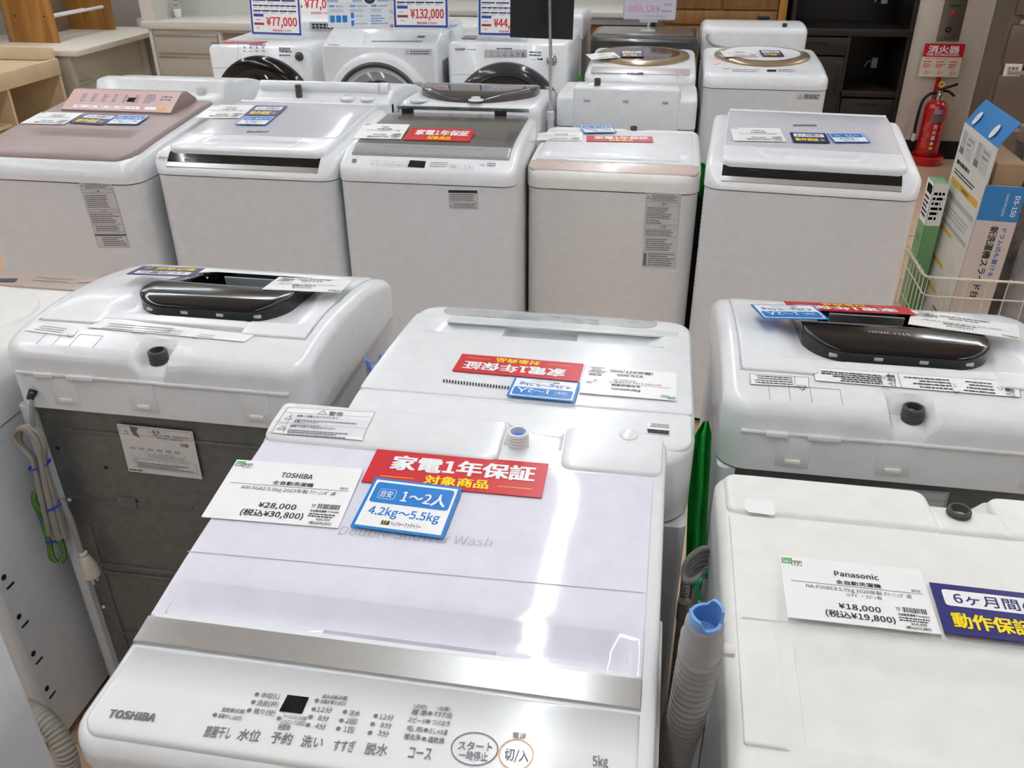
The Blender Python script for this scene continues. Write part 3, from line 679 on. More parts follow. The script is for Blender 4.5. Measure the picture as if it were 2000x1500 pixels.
def btns(s, par, x0, y0, x1, y1):
    P = s.prints(.0016)
    for k in range(11):
        a = k/11; P.text(random.choice(['洗い', '水量', '予約', '脱水', '洗剤', 'コース', '風呂水']), (x0+(x1-x0)*a, y0+(y1-y0)*a), (x0+(x1-x0)*(a+.05), y0+(y1-y0)*(a+.05)), INK, h=.0045)
    P.text('inverter', (x0-50, y0-3), (x0-25, y0-2), INK); P.build('button_lettering', par)
btns(b1, b1b, 360, 313, 600, 325); btns(b2, b2b, 1510, 338, 1750, 345)
P = b1.front(); 
ha = Washer('white washing machine with a dark taupe glass lid and white control strip', (-.705, 2.50, 0), 1, .555, .55, .835,
            [(0, .865), (.01, .878), (.055, .897), (.10, .917), (.2, .928), (.45, .932), (.55, .925)], rc=.04, bev=.016, rcb=.06)
SG = M('silver_grey_plastic', (178, 179, 182), .18, metal=.3, coat=.3)
lid = ha.patch('lid', TAUPE, -.245, .25, .118, .535, lift=.008, thick=.016, rc=.002, bev=.005, rcb=.05)
ha.patch('lid_front_band', SG, -.245, .25, .064, .119, lift=.009, thick=.018, rc=.004, bev=.006, parent=lid, pk=[pocket(-.17, .18, .078, .108, .006, .03, .01, .01)], nx=12)
Mx = Matrix.Translation((.015, .50, ha.f(.5)+.028)) @ Matrix.Rotation(math.radians(50), 4, 'X')
st_ = MB().box(-.23, .235, -.001, .001, -.013, .013, mat=Mx).build('warning_strip', M('pale_strip', (196, 208, 212), .35), lid)
for x in (-.18, .15): MB().box(x-.02, x+.02, .495, .515, ha.f(.5)+.008, ha.f(.5)+.022, bev=.002).build('strip_hinge', BLACKM, st_)
M_ = wmat(ha.root) @ Mx
c = Card(M_ @ Vector((-.225, -.0012, -.012)), M_.to_3x3() @ Vector((1, 0, 0)), M_.to_3x3() @ Vector((0, 0, 1)), .45, .024, base=M('pale_strip', (1, 1, 1)), t=.0003)
for k in range(4): c.bars(.03+.11*k, .003, .085, .018, 4, INKG, .8); c.tri(.018+.11*k, .012, .012, INK)
c.build('strip_lettering', st_)
P = ha.prints(.0008)
P.text('Haier', (808, 304), (835, 305), INK, bold=.03, shear=.2, h=.011)
P.build('lid_lettering', lid)
P = ha.prints(.0012)
P.quad([(801, 313), (832, 315), (829, 328), (796, 326)], BLACK); P.quad([(689, 310), (697, 311), (695, 318), (687, 317)], INKG)
for x, t_ in ((730, '洗い'), (745, 'すすぎ'), (761, '脱水'), (776, '予約'), (791, '風乾燥'), (885, '切'), (902, 'スタート'), (917, '入')):
    y = 319+(x-730)*.045
    for a, b in (((x-6, y-5), (x+6, y-4.5)), ((x-6, y+5), (x+6, y+5.5)), ((x-6, y-5), (x-6, y+5)), ((x+6, y-4.5), (x+6, y+5.5))): P.line(a, b, .0008, INKG)
    P.text(t_, (x-4, y+2), (x+4, y+2.3), INKG)
P.bars((838, 327), (876, 328), 3, (839, 315), INKG, .0028); P.text('7kg', (936, 324), (946, 324.5), INKG); P.bars((950, 325), (970, 326), 2, (951, 317), INKG, .004)
P.build('panel_lettering', ha.root)
SPEC = M('label_silver', (206, 206, 206), .35)
c = on(ha.front(), (878, 407), (934, 408), (875, 371), lift=.0003, t=.0004, base=SPEC); c.rect(0, c.h*.85, c.w, c.h*.15, INK); c.bars(c.w*.04, c.h*.42, c.w*.92, c.h*.4, 4, INKG, .85); c.box(0, c.h*.36, c.w, c.h*.5, INKG); c.box(0, 0, c.w, c.h*.33, INKG); c.tri(c.w*.07, c.h*.14, c.h*.2, INK); c.bars(c.w*.15, c.h*.03, c.w*.82, c.h*.27, 3, INKG, .85); c.build('rating_label', ha.root)
pa = Washer('white washing machine with a champagne control strip, right of the taupe-lidded one', (-.153, 2.70, 0), 0, .55, .57, .778,
            [(0, .826), (.015, .838), (.06, .853), (.15, .857), (.35, .86), (.57, .848)], rc=.05, bev=.018, top=WARMW, body=STEELW, rcb=.05, pk=[pocket(.01, .07, .53, .62, .012, .01, .01, .01)])
cp = pa.patch('control_panel', BEIGE, -.268, .268, .014, .066, lift=.002, thick=.006, rc=.022, bev=.002, rcb=.004)
lid = pa.patch('lid', WHITE, -.25, .25, .07, .48, lift=.005, thick=.012, rc=.006, bev=.004, pk=[pocket(-.225, .215, .085, .15, .004, .006, .006, .004)], nx=12)
inlet(pa.root, (.04, .535, .842), .013, .022, DKGREY)
P = pa.prints(.0028)
P.text('Panasonic', (1084, 312), (1110, 313), INKG); P.text('6.0', (1093, 318.5), (1100, 319), INKG)
for x, t_ in ((1145, '洗い'), (1163, '予約'), (1172, '脱水'), (1195, '風呂水'), (1290, 'スタート')): P.text(t_, (x-4, 320), (x+5, 320.3), INKG, h=.005)
for a, b, d in (((1215, 315), (1265, 317), (1215, 310)), ((1185, 313), (1202, 314), (1185, 310))): P.bars(a, b, 2, d, INKG, .004)
P.disc((1290, 319.5), .012, INKG, ring=.0008, ry=.008); P.build('panel_lettering', cp)
c = on(pa.front(), (1253, 522), (1320, 525), (1261, 377), lift=.0003, t=.0004, base=SPEC); W_, H_ = c.w, c.h
for y0, y1 in ((.895, 1), (.595, .885), (.43, .585), (.02, .22)): c.box(W_*.03, H_*y0, W_*.94, H_*(y1-y0), INKG, .0008)
c.tri(W_*.09, H_*.94, H_*.05, INK); c.bars(W_*.17, H_*.905, W_*.76, H_*.08, 4, INKG, .8); c.text('△ 警告', W_*.5, H_*.85, h=H_*.03, al='c', m=INKG); c.rect(W_*.03, H_*.837, W_*.94, .0007, INKG)
c.bars(W_*.06, H_*.67, W_*.72, H_*.155, 6, INKG, .7); c.rect(W_*.03, H_*.665, W_*.94, .0007, INKG); c.bars(W_*.06, H_*.6, W_*.5, H_*.06, 2, INKG); c.text('△ 注意', W_*.5, H_*.55, h=H_*.03, al='c', m=INKG); c.rect(W_*.03, H_*.54, W_*.94, .0007, INKG)
c.bars(W_*.06, H_*.44, W_*.86, H_*.09, 4, INKG, .8); c.bars(W_*.08, H_*.24, W_*.78, H_*.17, 6, INKG, .7); c.rect(W_*.03, H_*.03, W_*.1, H_*.17, INKG); c.bars(W_*.17, H_*.03, W_*.78, H_*.18, 6, INKG, .7); c.build('rating_label', pa.root)
pk_ = Washer('washing machine with a rose-brown lid and raised pink console, middle row, left', (-1.945, 2.46, 0), 0, .61, .66, .80,
             [(0, .845), (.03, .868), (.1, .885), (.4, .915), (.6, .93), (.66, .93)], rc=.06, bev=.03, rcb=.05)
lid = pk_.patch('lid', PINK, -.285, .285, .03, .63, lift=.012, thick=.022, rc=.07, bev=.014, rcb=.03, pk=[pocket(-.20, .20, .17, .245, .018, .03, .006, .02)], nx=14, ny=18)
pk_.hollow(-.262, .262, .05, .60)
cs = MB(); ya, yb, yc = .43, .53, .62
za, zb = pk_.f(ya)+.012, pk_.f(yb)+.058
cs.loft([[Vector((x, y, z)) for y, z in ((ya-i*.0, za+.004), (yb, zb), (yb+.03, zb), (yc, pk_.f(yc)+.02), (yc, pk_.f(yc)-.01), (ya, za-.02))] for x, i in ((-.215, 0), (.215, 0))])
con = cs.build('console', PINK, lid)
Mx = wmat(pk_.root); A = Mx @ Vector((-.213, ya, za+.0045)); B = Mx @ Vector((-.213, yb, zb+.0005)); V = (B-A)
c = Card(A, (1, 0, 0), V, .426, V.length, base=PINKL, t=.0025)
c.text('AI', .02, .098, h=.006, m=PAPER); c.rect(.04, .012, .26, .014, PAPER)
for k, t_ in enumerate(('洗い', 'すすぎ', '脱水', '予約', '水位', 'コース')): c.text(t_, .052+.042*k, .016, w=.024, h=.007, m=INK); c.bars(.05+.042*k, .045, .022, .045, 5, INKG, .5)
c.rect(.235, .05, .03, .024, BLACK); c.bars(.30, .045, .05, .05, 5, INKG); c.rect(.32, .012, .045, .014, PAPER); c.rect(.366, .012, .045, .014, M('amber_button', (236, 176, 60), .4)); c.text('入', .388, .015, h=.008); c.bars(.36, .06, .045, .03, 2, INKG)
c.build('console_panel', con)
c = on(pk_.front(), (193, 483), (254, 483), (162, 353), lift=.0003, t=.0004, base=SPEC); W_, H_ = c.w, c.h
for y0, y1 in ((.88, 1), (.83, .87), (.58, .82), (.54, .57), (.36, .53), (.24, .35), (.0, .22)): c.box(0, H_*y0, W_, H_*(y1-y0), INKG, .0008)
c.tri(W_*.07, H_*.93, H_*.05, INK); c.bars(W_*.16, H_*.89, W_*.8, H_*.1, 4, INKG, .8); c.bars(W_*.05, H_*.6, W_*.9, H_*.2, 7, INKG, .7); c.bars(W_*.05, H_*.37, W_*.9, H_*.15, 5, INKG, .7); c.bars(W_*.1, H_*.25, W_*.85, H_*.09, 3, INKG, .8); c.rect(0, H_*.18, W_, H_*.02, INK); c.bars(W_*.2, H_*.02, W_*.75, H_*.15, 5, INKG)
c.text('△ 警告', W_*.5, H_*.838, h=H_*.02, al='c'); c.text('△ 注意', W_*.5, H_*.546, h=H_*.02, al='c'); c.build('rating_label', pk_.root)
# ---- fourth row, backs towards us
def rowback(label, xc, yrear, W, D, zs, prof, **kw):
    return Washer(label, (xc, yrear+D, 0), 180, W, D, zs, prof, **kw)
r1 = rowback('white washing machine with a pale round inlet, directly behind the rose-brown one', -1.95, 3.16, .54, .58, .80,
             [(0, .85), (.08, .885), (.2, .935), (.34, .965), (.44, .975), (.455, .985), (.52, .985), (.535, .945), (.58, .935)], rc=.05, bev=.02, ny=30, rcb=.04)
inlet(r1.root, (-.18, .55, .94), .014, .028, M('pale_inlet', (226, 226, 220), .4))
for x in (.17, .02): MB().box(x-.03, x+.03, .535, .575, .93, .948, bev=.006).build('rear_boss', INKL, r1.root)
r2 = rowback('white washing machine with a tubular rear rail and dark inlet, middle left', -1.325, 3.26, .56, .58, .80,
             [(0, .84), (.06, .875), (.25, .925), (.45, .945), (.515, .945), (.525, .925), (.58, .915)], rc=.04, bev=.02, ny=30, rcb=.04)
ra = MB().tube([(-.225, .50, .95), (.26, .50, .95)], .022, 18).build('rear_rail', WHITE, r2.root)
MB().tube([(-.262, .50, .95), (-.228, .50, .95)], .024, 18).build('rail_end', WHITE, ra)
for x in (.165, -.02, -.20): MB().box(x-.008, x+.008, .478, .488, .952, .966, bev=.002).build('rail_slot', INKG, ra)
inlet(r2.root, (.09, .545, .915), .013, .05, DKGREY)
for x in (-.11, -.19): MB().lathe([(.03, 0), (.03, .006), (.02, .012), (.012, .014), (.012, .022), (.0005, .024)], 20).build('rear_knob', WHITE, r2.root).location = (x, .55, .917)
for x in (.262, -.262): MB().box(x-.018, x+.018, .50, .585, .80, .912, bev=.012).build('rear_corner', WHITE, r2.root)
r3 = rowback('washing machine with a dark round lid seen from behind, beyond the taupe-lidded one', -.755, 3.32, .565, .58, .80,
             [(0, .84), (.06, .87), (.3, .895), (.5, .905), (.58, .90)], rc=.06, bev=.03, rcb=.06)
lf = interp([(.05, .885), (.2, .915), (.35, .935), (.5, .937), (.54, .925)])
lid = r3.patch('lid', SMOKE, -.24, .24, .06, .54, lift=0, thick=.03, rc=.22, bev=.015, f=lf)
for x in (.22, -.20): MB().box(x-.022, x+.022, .574, .588, .80, .895, bev=.006).build('rear_boss', WHITE, r3.root)
MB().lathe([(.03, 0), (.03, .004), (.018, .006), (.018, .012), (.0005, .014)], 20).build('hinge_cap', WHITE, r3.root).location = (-.03, .545, .915)
MB().lathe([(.034, 0), (.034, .006), (.02, .008), (.0005, .009)], 20).build('hinge_cap', WHITE, r3.root).location = (.2, .54, .905)
r4 = rowback('white washing machine with a raised rear plate and dark inlet, behind the champagne-strip one', -.158, 3.47, .545, .58, .80,
             [(0, .84), (.06, .87), (.3, .915), (.5, .922), (.58, .915)], rc=.04, bev=.015, rcb=.03)
rp_ = MB().box(-.205, .205, .47, .585, .73, .955, bev=.012, seg=3).build('rear_plate', WHITE, r4.root)
for x in (.15, .0, -.15): MB().box(x-.012, x+.012, .582, .588, .90, .91, bev=.002).build('plate_notch', INKL, rp_)
MB().lathe([(.036, 0), (.036, .002), (.03, .0005), (.0005, .0005)], 24, mat=Matrix.Translation((.115, .545, .954))).build('inlet_recess', WHITE, rp_)
inlet(r4.root, (.115, .548, .953), .013, .028, DKGREY)
MB().lathe([(.022, 0), (.022, .002), (.016, .003), (.016, .005), (.0005, .006)], 24, mat=Matrix.Translation((-.12, .54, .954))).build('rear_knob', WHITE, rp_)
# ---- fifth row: front loaders and gold-ringed machines, facing us
def drum(label, xc, yf, W, D, H, r, zc, slant, dark, white):
    rt = thing('drum_washing_machine', (xc, yf, 0), 0, label, 'washing machine', 'front loading washing machines in the far row')
    HW = W/2; b = MB()
    prof = [(0, .06), (0, H-slant[1]), (slant[0], H-.004), (slant[0]+.02, H), (D-.02, H), (D, H-.02), (D, .06)]
    rings = []
    for x, i in ((-HW, .022), (-HW+.006, .010), (-HW+.022, 0), (HW-.022, 0), (HW-.006, .010), (HW, .022)):
        cy, cz = D/2, H/2
        rings.append([Vector((x, cy+(y-cy)*(1-i/cy), cz+(z-cz)*(1-i/cz))) for y, z in prof])
    b.loft(rings); b.build('body', white, rt, smooth=50)
    Mx = Matrix.Translation((0, 0, zc)) @ Matrix.Rotation(math.pi/2, 4, 'X')
    dr = MB().lathe([(r, -.004), (r, .02), (r*.985, .034), (r*.93, .045), (r*.80, .05), (r*.76, .036), (r*.70, .03)], 64, mat=Mx).build('door', dark[0], rt)
    MB().lathe([(r*.70, .028), (r*.5, .045), (r*.25, .054), (.0005, .056)], 64, mat=Mx, cap0=False).build('door_glass', dark[1], dr)
    for x in (-HW+.07, HW-.07):
        for y in (.07, D-.07): MB().lathe([(.03, 0), (.03, .05), (.02, .07)], 14).build('foot', BLACKM, rt).location = (x, y, 0)
    return rt, dr
CHR = M('charcoal_door', (52, 54, 58), .15, coat=.5)
GLS = M('dark_door_glass', (12, 13, 22), .05, coat=.8)
s1, d1 = drum('white front loading washing machine with a black door, leftmost in the far row', -2.15, 4.55, .585, .58, .915, .285, .585, (.01, .012), (BLACK, GLS), WHITE)
s2, d2 = drum('white front loading washing machine with a sloping control panel and white-ringed grey door', -1.43, 4.35, .60, .62, 1.015, .275, .655, (.16, .065), (WHITE, M('silver_glass', (150, 152, 154), .08, coat=.6)), WHITE)
MB().lathe([(.235, -.05), (.235, .048), (.225, .056), (.21, .05)], 64, mat=Matrix.Translation((0, 0, .655)) @ Matrix.Rotation(math.pi/2, 4, 'X'), cap0=False, cap1=False).build('door_ring', DKGREY, d2)
MB().lathe([(.15, .042), (.148, .058), (.08, .066), (.0005, .068)], 48, mat=Matrix.Translation((0, 0, .655)) @ Matrix.Rotation(math.pi/2, 4, 'X'), cap0=False).build('door_window', GLS, d2)
MB().box(.19, .235, -.075, -.02, .70, .80, bev=.012, mat=Matrix.Rotation(math.radians(0), 4, 'Y')).build('door_catch', M('mid_grey', (150, 150, 148), .3), d2)
s3, d3 = drum('white front loading washing machine with a charcoal door and silver dial, behind the black board', -.79, 4.40, .60, .58, .975, .285, .605, (.01, .012), (CHR, GLS), WHITE)
for root, X0, kk in ((s1, -2.15, 1), (s3, -.79, 3)):
    yf = root.location.y; pl = Plane((X0, yf+.0005, .5), (0, -1, 0)); P = Print(pl, .001)
    if kk == 1:
        P.text('SHARP', (414, 86), (431, 87), INK, h=.012, bold=.03); P.bars((434, 87), (453, 87), 1, (434, 84), INKL, .004)
        P.quad([(409, 133), (462, 133), (462, 132), (409, 132)], INKL); P.quad([(464, 80), (464.6, 80), (464.6, 118), (464, 118)], INKL)
        for x, t_ in ((478, '洗い'), (490, 'すすぎ'), (502, '脱水'), (514, '乾燥')): P.text(t_, (x-3, 101), (x+4, 101.3), INKG); P.disc((x, 93), .006, INKL)
        P.bars((546, 102), (572, 103), 3, (546, 92), INKG, .007); P.bars((488, 89), (520, 90), 1, (488, 86), INKG, .006); P.bars((546, 110), (570, 110), 1, (546, 106), INKG, .007)
        c_, rr_ = (585, 110), .018
    else:
        P.text('SHARP', (889, 99), (909, 99), INK, h=.013, bold=.03); P.bars((912, 98), (935, 98), 1, (912, 95), INKL, .004)
        P.quad([(946, 97), (1029, 97), (1029, 113), (946, 113)], M('panel_silver', (204, 205, 206), .3)); P.quad([(882, 146), (940, 146), (940, 145), (882, 145)], INKL)
        for x, t_ in ((960, '洗い'), (973, 'すすぎ'), (986, '脱水'), (999, '乾燥'), (1011, '予'), (1021, '量')): P.text(t_, (x-3, 110), (x+4, 110.3), INKG, lay=2); P.disc((x, 103), .006, INKL, lay=2)
        P.bars((1034, 110), (1062, 111), 2, (1034, 99), INKG, .007); P.text('コース', (1037, 118), (1046, 118), INKG); P.bars((1050, 118), (1062, 118), 1, (1050, 113), INK, .008); P.bars((970, 97), (1005, 97), 1, (970, 93), INKG, .006)
        c_, rr_ = (1078, 117), .021
    P.build('panel_lettering', root)
    q = pl.hit(*c_); L = q-Vector(root.location)
    MB().lathe([(rr_*1.25, 0), (rr_*1.25, .004), (rr_, .006), (rr_*.95, .02), (rr_*.75, .023), (.0005, .023)], 28, mat=Matrix.Translation((L.x, 0, L.z)) @ Matrix.Rotation(math.pi/2, 4, 'X')).build('dial', CHROME if kk == 3 else CHR, root)
sl = Plane((-1.43, 4.35, .95), Vector((0, -.065, .16)).normalized()); P = Print(sl, .002)
P.bars((725, 83), (850, 83), 1, (725, 79), INKG, .007); P.quad([(816, 70), (831, 70), (830, 73), (815, 73)], INKG); P.line((716, 67), (709, 89), .002, INKL); P.bars((645, 74), (657, 74), 1, (645, 72), INKL, .005); P.quad([(641, 87), (663, 88), (662, 89), (640, 88)], INKG)
P.build('panel_lettering', s2)
P = Print(Plane((-1.43, 4.35, .8), (0, -1, 0)), .001); P.quad([(791, 96), (843, 96), (843, 108), (791, 108)], M('pale_label', (214, 212, 216), .4)); P.bars((802, 107), (842, 107), 2, (802, 98), INKG, .006, .8); P.text('△', (793, 106), (799, 106), INKG); P.build('warning_label', s2)
for root, HWx in ((s2, .30),):
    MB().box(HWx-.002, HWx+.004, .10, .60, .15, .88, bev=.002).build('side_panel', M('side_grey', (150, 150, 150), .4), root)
GY = 4.33
g1 = Washer('washing machine with a gold-ringed smoked lid, in front of the black machine', (-.14, GY, 0), 0, .53, .60, .80, [(0, .842), (.03, .86), (.1, .872), (.3, .885), (.6, .89)], rc=.05, bev=.03, rcb=.05)
g2 = Washer('white washing machine with a gold-ringed round white lid, rightmost of the far row', (.445, GY, 0), 0, .57, .62, .80, [(0, .842), (.03, .862), (.12, .876), (.3, .892), (.62, .90)], rc=.06, bev=.03, rcb=.05)
for g, lm, y0, y1, hw in ((g1, SMOKE, .12, .57, .235), (g2, WHITE, .15, .59, .232)):
    lid = g.patch('lid', lm, -hw*.82, hw*.82, y0+.05, y1-.03, lift=.018, thick=.02, rc=min(hw*.8, (y1-y0)/2-.06), bev=.01)
    rg = MB(); cx, cy = 0, (y0+y1)/2; ry = (y1-y0)/2
    rg.loft([[Vector((r*hw*math.cos(a), cy+r*ry*math.sin(a), g.f(cy+r*ry*math.sin(a))+z)) for a in [2*math.pi*k/56 for k in range(56)]] for r, z in ((1.0, -.004), (1.0, .008), (.97, .014), (.84, .019), (.76, .017), (.72, -.004))], cap0=False, cap1=False)
    rg.build('lid_ring', GOLD, lid)
cp = g1.patch('control_panel', M('silver_pink', (192, 182, 184), .3, metal=.2), -.235, .235, .02, .095, lift=.002, thick=.004, rc=.012, bev=.001)
P = g1.prints(.003); P.disc((1330, 145), .022, M('rose_ring', (190, 130, 130), .4), ring=.003); P.bars((1225, 146), (1262, 147), 1, (1225, 141), INK, .007); P.quad([(1247, 142), (1256, 142), (1256, 145), (1247, 145)], BLACK, 2); P.bars((1155, 144), (1220, 145), 1, (1155, 141), INKG, .005); P.build('panel_lettering', cp)
P = g2.prints(.001); P.quad([(1498, 136), (1516, 136), (1516, 140), (1498, 140)], BLACK); P.bars((1430, 141), (1490, 142), 2, (1430, 134), INKG, .006); P.bars((1520, 141), (1555, 142), 2, (1520, 134), INKG, .006); P.bars((1413, 136), (1430, 136), 1, (1413, 133), INK, .006); P.disc((1570, 143), .016, INKL, ring=.002); P.quad([(1393, 118), (1408, 116), (1408, 124), (1394, 126)], M('faint_pink', (244, 214, 206), .4)); P.build('panel_lettering', g2.root)
P = Print(g2.front(), .0006); P.quad([(1556, 182), (1602, 183), (1601, 195), (1556, 194)], SPEC); P.text('△', (1558, 193), (1567, 193), INK); P.bars((1570, 193), (1600, 194), 3, (1570, 184), INKG, .006, .8); P.build('warning_label', g2.root)
# ---- sixth row, backs towards us
k1 = rowback('black washing machine seen from behind, price card clipped on top, beyond the gold-ringed one', -.15, 4.965, .575, .56, .85, [(0, .90), (.1, .93), (.46, .94), (.56, .925)], rc=.04, bev=.015, body=BLACKM, top=M('black_cover', (52, 50, 48), .25, coat=.3))
k1.patch('lid', TAUPE, -.26, .26, .08, .48, lift=.003, thick=.006, rc=.02, bev=.003)
MB().box(-.27, .27, .555, .566, .70, .86, bev=.004).build('back_panel', BLACK, k1.root)
k2 = rowback('white hump-backed washing machine with a trailing cord, top right', .425, 5.0, .545, .56, .82, [(0, .93), (.1, .97), (.4, 1.0), (.56, .985)], rc=.05, bev=.03, rcb=.07)
MB().tube(spline([(.24, .566, .955), (.245, .572, .935), (.20, .574, .90), (.08, .574, .885), (-.12, .574, .885), (-.25, .574, .88)]), .006, 8).build('cord', M('cable_grey', (150, 150, 148), .5), k2.root)
inlet(k2.root, (-.15, .51, .985), .013, .022, DKGREY)
for i, (x, z, W, lb) in enumerate(((-2.0, .985, .56, 'white washing machine with a vent grille on its back, behind the leftmost front loader'), (-1.30, .97, .5, 'white washing machine half hidden behind the price signs, left of the black board'), (-.755, 1.03, .52, 'white washing machine with a dark side, right behind the charcoal-door front loader'))):
    q = rowback(lb, x, 5.15, W, .56, z-.14, [(0, z-.06), (.1, z-.02), (.4, z), (.56, z-.01)], rc=.04, bev=.02)
    MB().box(-.09, .09, .55, .572, z-.06, z-.02, bev=.004).build('vent_grille' if i == 0 else 'rear_boss', INKL if i == 0 else WHITE, q.root)
    if i == 0:
        for r_ in range(2):
            for c_ in range(7): MB().box(-.08+.023*c_, -.064+.023*c_, .5715, .573, z-.055+.016*r_, z-.044+.016*r_).build('grille_slot', BLACKM, q.root)
    else: inlet(q.root, (.05, .53, z-.015), .013, .03, DKGREY)
# ================================================================ cards on the lids
def price_card(surf, bl, br, tl, maker, model, price, tax, label, note=None, sn='', w=None, h=None, lift=.0015):
    c = on(surf, bl, br, tl, w, h, lift); W, H = c.w, c.h
    c.rect(.002, H-.013, .0125, .010, GREENP); c.text('あと少し', .003, H-.0075, w=.0105, h=.0028, m=PAPER); c.text('掲載中', .003, H-.012, w=.0105, h=.0036, m=PAPER)
    c.box(.0135, H-.016, .012, .0085, INK, .0005); c.text('TF', .015, H-.0145, w=.009, h=.0052, m=INK); c.rect(.0135, H-.0075, .013, .0006, INK)
    c.text(maker, W*.53, H*.745, h=H*.082, al='c', w=W*min(.4, .032*len(maker)+.02), bold=.02, font='cjk')
    c.text('全自動洗濯機', W*.53, H*.615, h=H*.062, al='c', w=W*.31)
    c.rect(W*.06, H*.585, W*.90, .0007, INK)
    c.text(model, W*.52, H*.50, h=H*.06, al='c', w=W*.72, bold=.004, font='cjk')
    if note: c.text(note, W*.55, H*.425, h=H*.055, al='c', w=W*.24, bold=.004)
    c.text(price, W*.50, H*.22, h=H*.082, al='c', w=W*.28, bold=.015, font='cjk')
    c.text('(税込'+tax+')', W*.49, H*.085, h=H*.095, al='c', w=W*.46, bold=.015, font='cjk')
    if sn: c.text(sn, W*.89, H*.61, h=H*.035, w=W*.06)
    x = W*.79
    while x < W*.95: l = random.choice((.0006, .001, .0014)); c.rect(x, H*.27, l, H*.08, INK); x += l+.0007
    c.text('TF', W*.745, H*.28, h=H*.05, w=W*.03); c.text('全自動洗濯機 '+maker, W*.75, H*.215, h=H*.035, w=W*.21); c.bars(W*.75, H*.13, W*.21, H*.07, 2, INK, .85)
    c.text(price, W*.82, H*.085, h=H*.035, w=W*.1); c.text('(税込'+tax+')', W*.78, H*.025, h=H*.04, w=W*.16)
    return c.build('price_card', None, label, 'price card', 'printed price cards on lids')
def red_card(surf, bl, br, tl, label, w=None, h=None, lift=.0015):
    c = on(surf, bl, br, tl, w, h, lift, base=RED); W, H = c.w, c.h
    c.text('家電1年保証', W*.53, H*.46, w=W*.82, h=H*.40, al='c', m=PAPER, bold=.035, res=3); c.text('対象商品', W*.52, H*.115, w=W*.36, h=H*.23, al='c', m=YEL, bold=.03)
    c.rect(W*.09, H*.20, W*.19, .001, YEL); c.rect(W*.75, H*.20, W*.19, .001, YEL)
    return c.build('warranty_card', None, label, 'warranty card', 'red warranty cards')
def blue_card(surf, bl, br, tl, people, kg, label, w=None, h=None, lift=.003):
    c = on(surf, bl, br, tl, w, h, lift, base=BLUE); W, H = c.w, c.h
    c.rect(W*.035, H*.045, W*.93, H*.91, PAPER); c.rect(W*.06, H*.50, W*.88, H*.41, BLUE, 2, r=H*.05)
    c.rect(W*.13, H*.58, W*.19, H*.2, PAPER, 3, r=H*.03); c.rect(W*.136, H*.588, W*.178, H*.184, BLUE, 4, r=H*.026); c.text('目安', W*.225, H*.62, w=W*.13, h=H*.12, al='c', m=PAPER, lay=5)
    c.text(people, W*.64, H*.575, w=W*(.5 if len(people) > 3 else .4), h=H*.22, al='c', m=PAPER, lay=4, bold=.02); c.text(kg, W*.5, H*.27, w=W*(.78 if len(kg) > 6 else .55), h=H*.16, al='c', m=BLUE, bold=.02)
    c.rect(W*.30, H*.10, W*.09, H*.085, INK, r=H*.01); c.text('TF', W*.312, H*.115, w=W*.065, h=H*.055, m=YEL, lay=3); c.text('トレジャーファクトリー', W*.41, H*.105, w=W*.32, h=H*.075, bold=.02)
    return c.build('capacity_card', None, label, 'capacity card', 'blue capacity cards')
def navy_card(surf, bl, br, tl, label, w=None, h=None, lift=.002):
    c = on(surf, bl, br, tl, w, h, lift, base=NAVY); W, H = c.w, c.h
    c.rect(W*.08, H*.55, W*.84, H*.33, PAPER, r=H*.05); c.text('6ヶ月間の', W*.5, H*.62, w=W*.68, h=H*.2, al='c', m=NAVY, bold=.01); c.text('動作保証', W*.09, H*.15, w=W*.64, h=H*.27, m=YEL, bold=.03); c.text('付', W*.77, H*.17, w=W*.12, h=H*.18, m=YEL)
    return c.build('guarantee_card', None, label, 'guarantee card', 'navy guarantee cards')
T = Top(t.root, t.f, .004)
price_card(T, (394, 1012), (661, 1034), (482, 905), 'TOSHIBA', 'AW-5GA2 5.0kg 2023年製 ｸﾘｰﾆﾝｸﾞ済', '¥28,000', '¥30,800', 'white price card reading TOSHIBA and 28,000 yen on the nearest lid', sn='68414')
red_card(T, (706, 943), (1058, 975), (742, 876), 'large red warranty card on the nearest lid, above the blue card')
blue_card(T, (685, 1034), (866, 1058), (735, 941), '1～2人', '4.2kg～5.5kg', 'blue and white capacity card lying over the red card on the nearest lid', lift=.0045)
T = Top(p1.root, p1.f, .003)
red_card(T, (1140, 713), (903, 693), (1131, 748), 'red warranty card, upside down, on the backwards lid behind the near machine')
blue_card(T, (1133, 753), (1006, 741), (1121, 792), '1～2人', '4.2kg～5.5kg', 'blue capacity card, upside down, below the upside-down red card', lift=.004)
price_card(T, (1322, 731), (1144, 717), (1324, 786), 'Panasonic', 'NA-F5B1 5.0kg 2023年製 ｸﾘｰﾆﾝｸﾞ済', '¥25,000', '¥27,500', 'upside-down white price card on the backwards lid behind the near machine', note='50Hz/60Hz 320', sn='70643')
T = Top(p2.root, p2.f, .004)
price_card(T, (1538, 1208), (1838, 1242), (1520, 1089), 'Panasonic', 'NA-F50BE8 5.0kg 2020年製 ｸﾘｰﾆﾝｸﾞ済', '¥18,000', '¥19,800', 'white price card reading Panasonic and 18,000 yen, on the bottom right machine', note='※ｷｽﾞ・ﾖｺﾞﾚ有', sn='69702')
navy_card(T, (1845, 1239), (2000, 1258), (1809, 1141), 'navy guarantee card at the right edge on the bottom right machine', w=.135)
T = Top(h1.root, h1.f, .012)
navy_card(T, (402, 536), (292, 532), (378, 547), 'navy guarantee card, upside down, by the black handle of the grey-backed machine', w=.13, h=.07, lift=.012)
